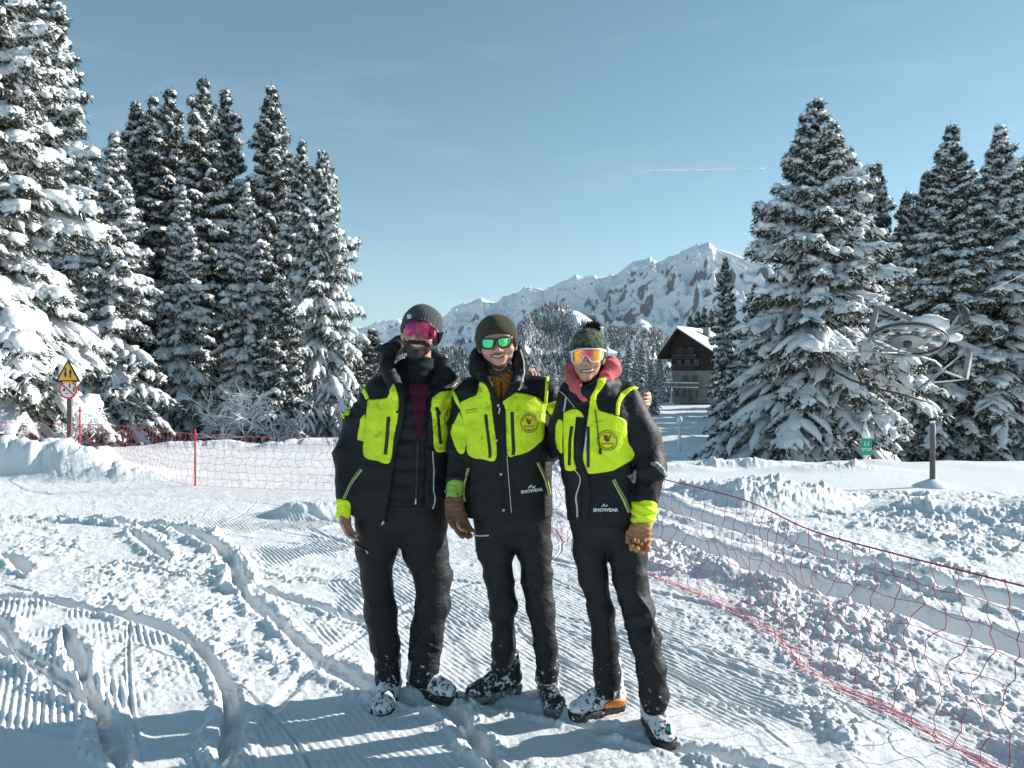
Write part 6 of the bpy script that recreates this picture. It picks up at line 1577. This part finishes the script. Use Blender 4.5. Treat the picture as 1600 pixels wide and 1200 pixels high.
    lay('shoulder_stripe', [(962, 647), (967, 648.5), (970.5, 628), (985, 611), (997, 607), (986, 605), (970, 614), (963.5, 629)], 'lime', .005)
    lay('elbow_flash', c6([(912, 130), (925, 150), (945, 225), (940, 250), (922, 200)]), 'lime')
    rib('chest_pocket_zip', c6([(220, 130), (205, 280), (200, 435)]), 4.4, 'zip'); rib('chest_pocket_zip', c6([(345, 132), (345, 300), (345, 450)]), 4.8, 'zip')
    rib('cord', c6([(398, 0), (410, 80), (425, 220), (437, 300)]), 1.2, 'zip', .010); rib('cord_toggle', c6([(437, 300), (438, 345)]), 3.8, 'zip', .012)
    rib('front_placket', c6([(285, 60), (270, 250), (275, 400), (315, 520), (335, 640), (310, 845)]), 13, 'black_shell', .007)
    rib('piping', [(899, 734), (907, 748), (901, 776), (903, 808)], 1.2, 'piping', .009)
    rib('piping', c3([(190, 770), (170, 890)]), 1.1, 'piping', .007); rib('piping', c3([(110, 700), (180, 750), (265, 860)]), .8, 'piping', .007)
    rib('zip_pull', c6([(330, 210), (325, 290), (320, 340)]), 2.4, 'piping', .012)
    rib('hand_pocket_zip', c6([(540, 545), (600, 660), (665, 800)]), 5, 'lime_zip'); rib('hand_pocket_zip', c6([(540, 548), (600, 660), (664, 796)]), 1.1, 'zip', .008)
    lay('elbow_reflector', c6([(640, 520), (690, 490), (735, 470), (720, 540), (705, 580), (670, 545)]), 'crinkle', .006)
    lay('elbow_reflector', c6([(835, 405), (880, 415), (940, 490), (930, 520), (880, 460), (835, 430)]), 'crinkle', .006)
    badge(jf0, 948.4, 688, 15.5, 15.5, ja, 2.9, 4.0, wj)
    text_on('maker_logo', 'SNOWEAR', jf0, 927, 799, 965, 799, 5.2, M['white_print'], ja, 2.9, 4.0, .008, .03)
    for a, b_ in (((940, 791.5), (943.5, 788.5)), ((945, 791.5), (949, 788.8)), ((943.5, 790), (944, 786.8))): rib('maker_emblem', [a, b_], 1.5, 'white_print', .008)
    rib('name_tape', c6([(388, 92), (462, 90)]), .5, 'zip', .0055)
    sleeve_cuff('cuff', P(1006, 795, Y-.08), P(1004, 808, Y-.09), .061, .053, M['lime'], ja, lambda V: np.sin(V[:, 2]*170+V[:, 0]*60)*.004)
    # glove closed in a loose fist
    gh = finger_hand(P(1002, 820, Y-.11), (-.12, -.22, -.96), (.95, -.18, -.10), (-.15, -.95, .2), .178, .62, r=.0138, thumb=1, spread=.0245)
    gaunt = lambda p: chain(p, [P(1003, 808, Y-.09), P(1002, 822, Y-.10), P(1000, 838, Y-.10)], [.046, .040, .046], .02)
    gfn = lambda p: smin(gh(p), gaunt(p), .02)
    garment('leather_glove', gfn, (.42, 3.05, .55), (.75, 3.50, .95), .0045, M['glove_tan'], me, lambda V: np.sin(V[:, 2]*280+V[:, 0]*40)*.002*(V[:, 2] > .80)+vn3(V[:, 0]*40, V[:, 1]*40, V[:, 2]*50, 3)*.003)
    def bf(p):
        q = hl(p); d = bean(p); lim = .044-(q[..., 1]+.09)*1.0; lim = np.maximum(lim, -.050)
        return smax(d, lim-q[..., 2], .006)
    bwr = lambda V: vn3(V[:, 0]*60, V[:, 1]*60, V[:, 2]*60, 13)*.002
    be = garment('bobble_hat', bf, hc-.14, hc+.16, .004, M['knit_camo'], me, bwr)
    pc_ = P(926, 515, Y-.03); rng = np.random.default_rng(3); n = 2600
    d = rng.normal(0, 1, (n, 3)); d /= np.linalg.norm(d, axis=1, keepdims=True); r0 = .018; L = rng.uniform(.016, .026, n)[:, None]
    d2 = d+rng.normal(0, .35, (n, 3)); sdv = np.cross(d2, rng.normal(0, 1, (n, 3))); sdv /= np.linalg.norm(sdv, axis=1, keepdims=True)
    A_ = pc_+d*r0; V = np.stack([A_-sdv*.0022, A_+sdv*.0022, A_+d2*L], 1).reshape(-1, 3)
    mesh_np('pompom', V, [np.arange(len(V)).reshape(-1, 3)], M['pom'], be, smooth=False, world_coords=True)
    LG = hC([(150, 495), (230, 470), (345, 455), (470, 455), (595, 468), (602, 540), (580, 615), (520, 645), (445, 655), (410, 620), (375, 560), (345, 545), (320, 570), (295, 630), (260, 668), (200, 665), (160, 640), (145, 570)])
    gl = panel('mirror_goggles', gog, LG, M['lens_orange'], me, 2.9, 4, None, .004, 1.8)
    strip('frame', gog, LG+[LG[0]], 1.5, M['frame_white'], gl, 2.9, 4, None, .006, 3)
    strip('frame', gog, hC([(130, 500), (230, 468), (345, 450), (470, 450), (600, 462)]), 2.0, M['frame_white'], gl, 2.9, 4, None, .007, 3)
    strip('temple', lambda p: gog(p), hC([(598, 465), (640, 480), (690, 505)]), 3.4, M['frame_white'], gl, 2.9, 4, None, .006, 3)
    strip('temple', gog, hC([(108, 505), (140, 500)]), 3.0, M['frame_white'], gl, 2.9, 4, None, .006, 3)
    mo = panel('lips', head, hC([(258, 785), (330, 775), (420, 768), (490, 765), (470, 800), (420, 822), (350, 828), (290, 815)]), M['lips'], me, 2.9, 4, None, .003, 1.5)
    panel('teeth', head, hC([(287, 791), (350, 783), (418, 777), (458, 775), (430, 799), (370, 811), (312, 806)]), M['teeth'], mo, 2.9, 4, None, .0045, 1.5)
man_left(); man_middle(); woman_right()
print('objects', len(bpy.data.objects), 'faces', sum(len(m.polygons) for m in bpy.data.meshes))
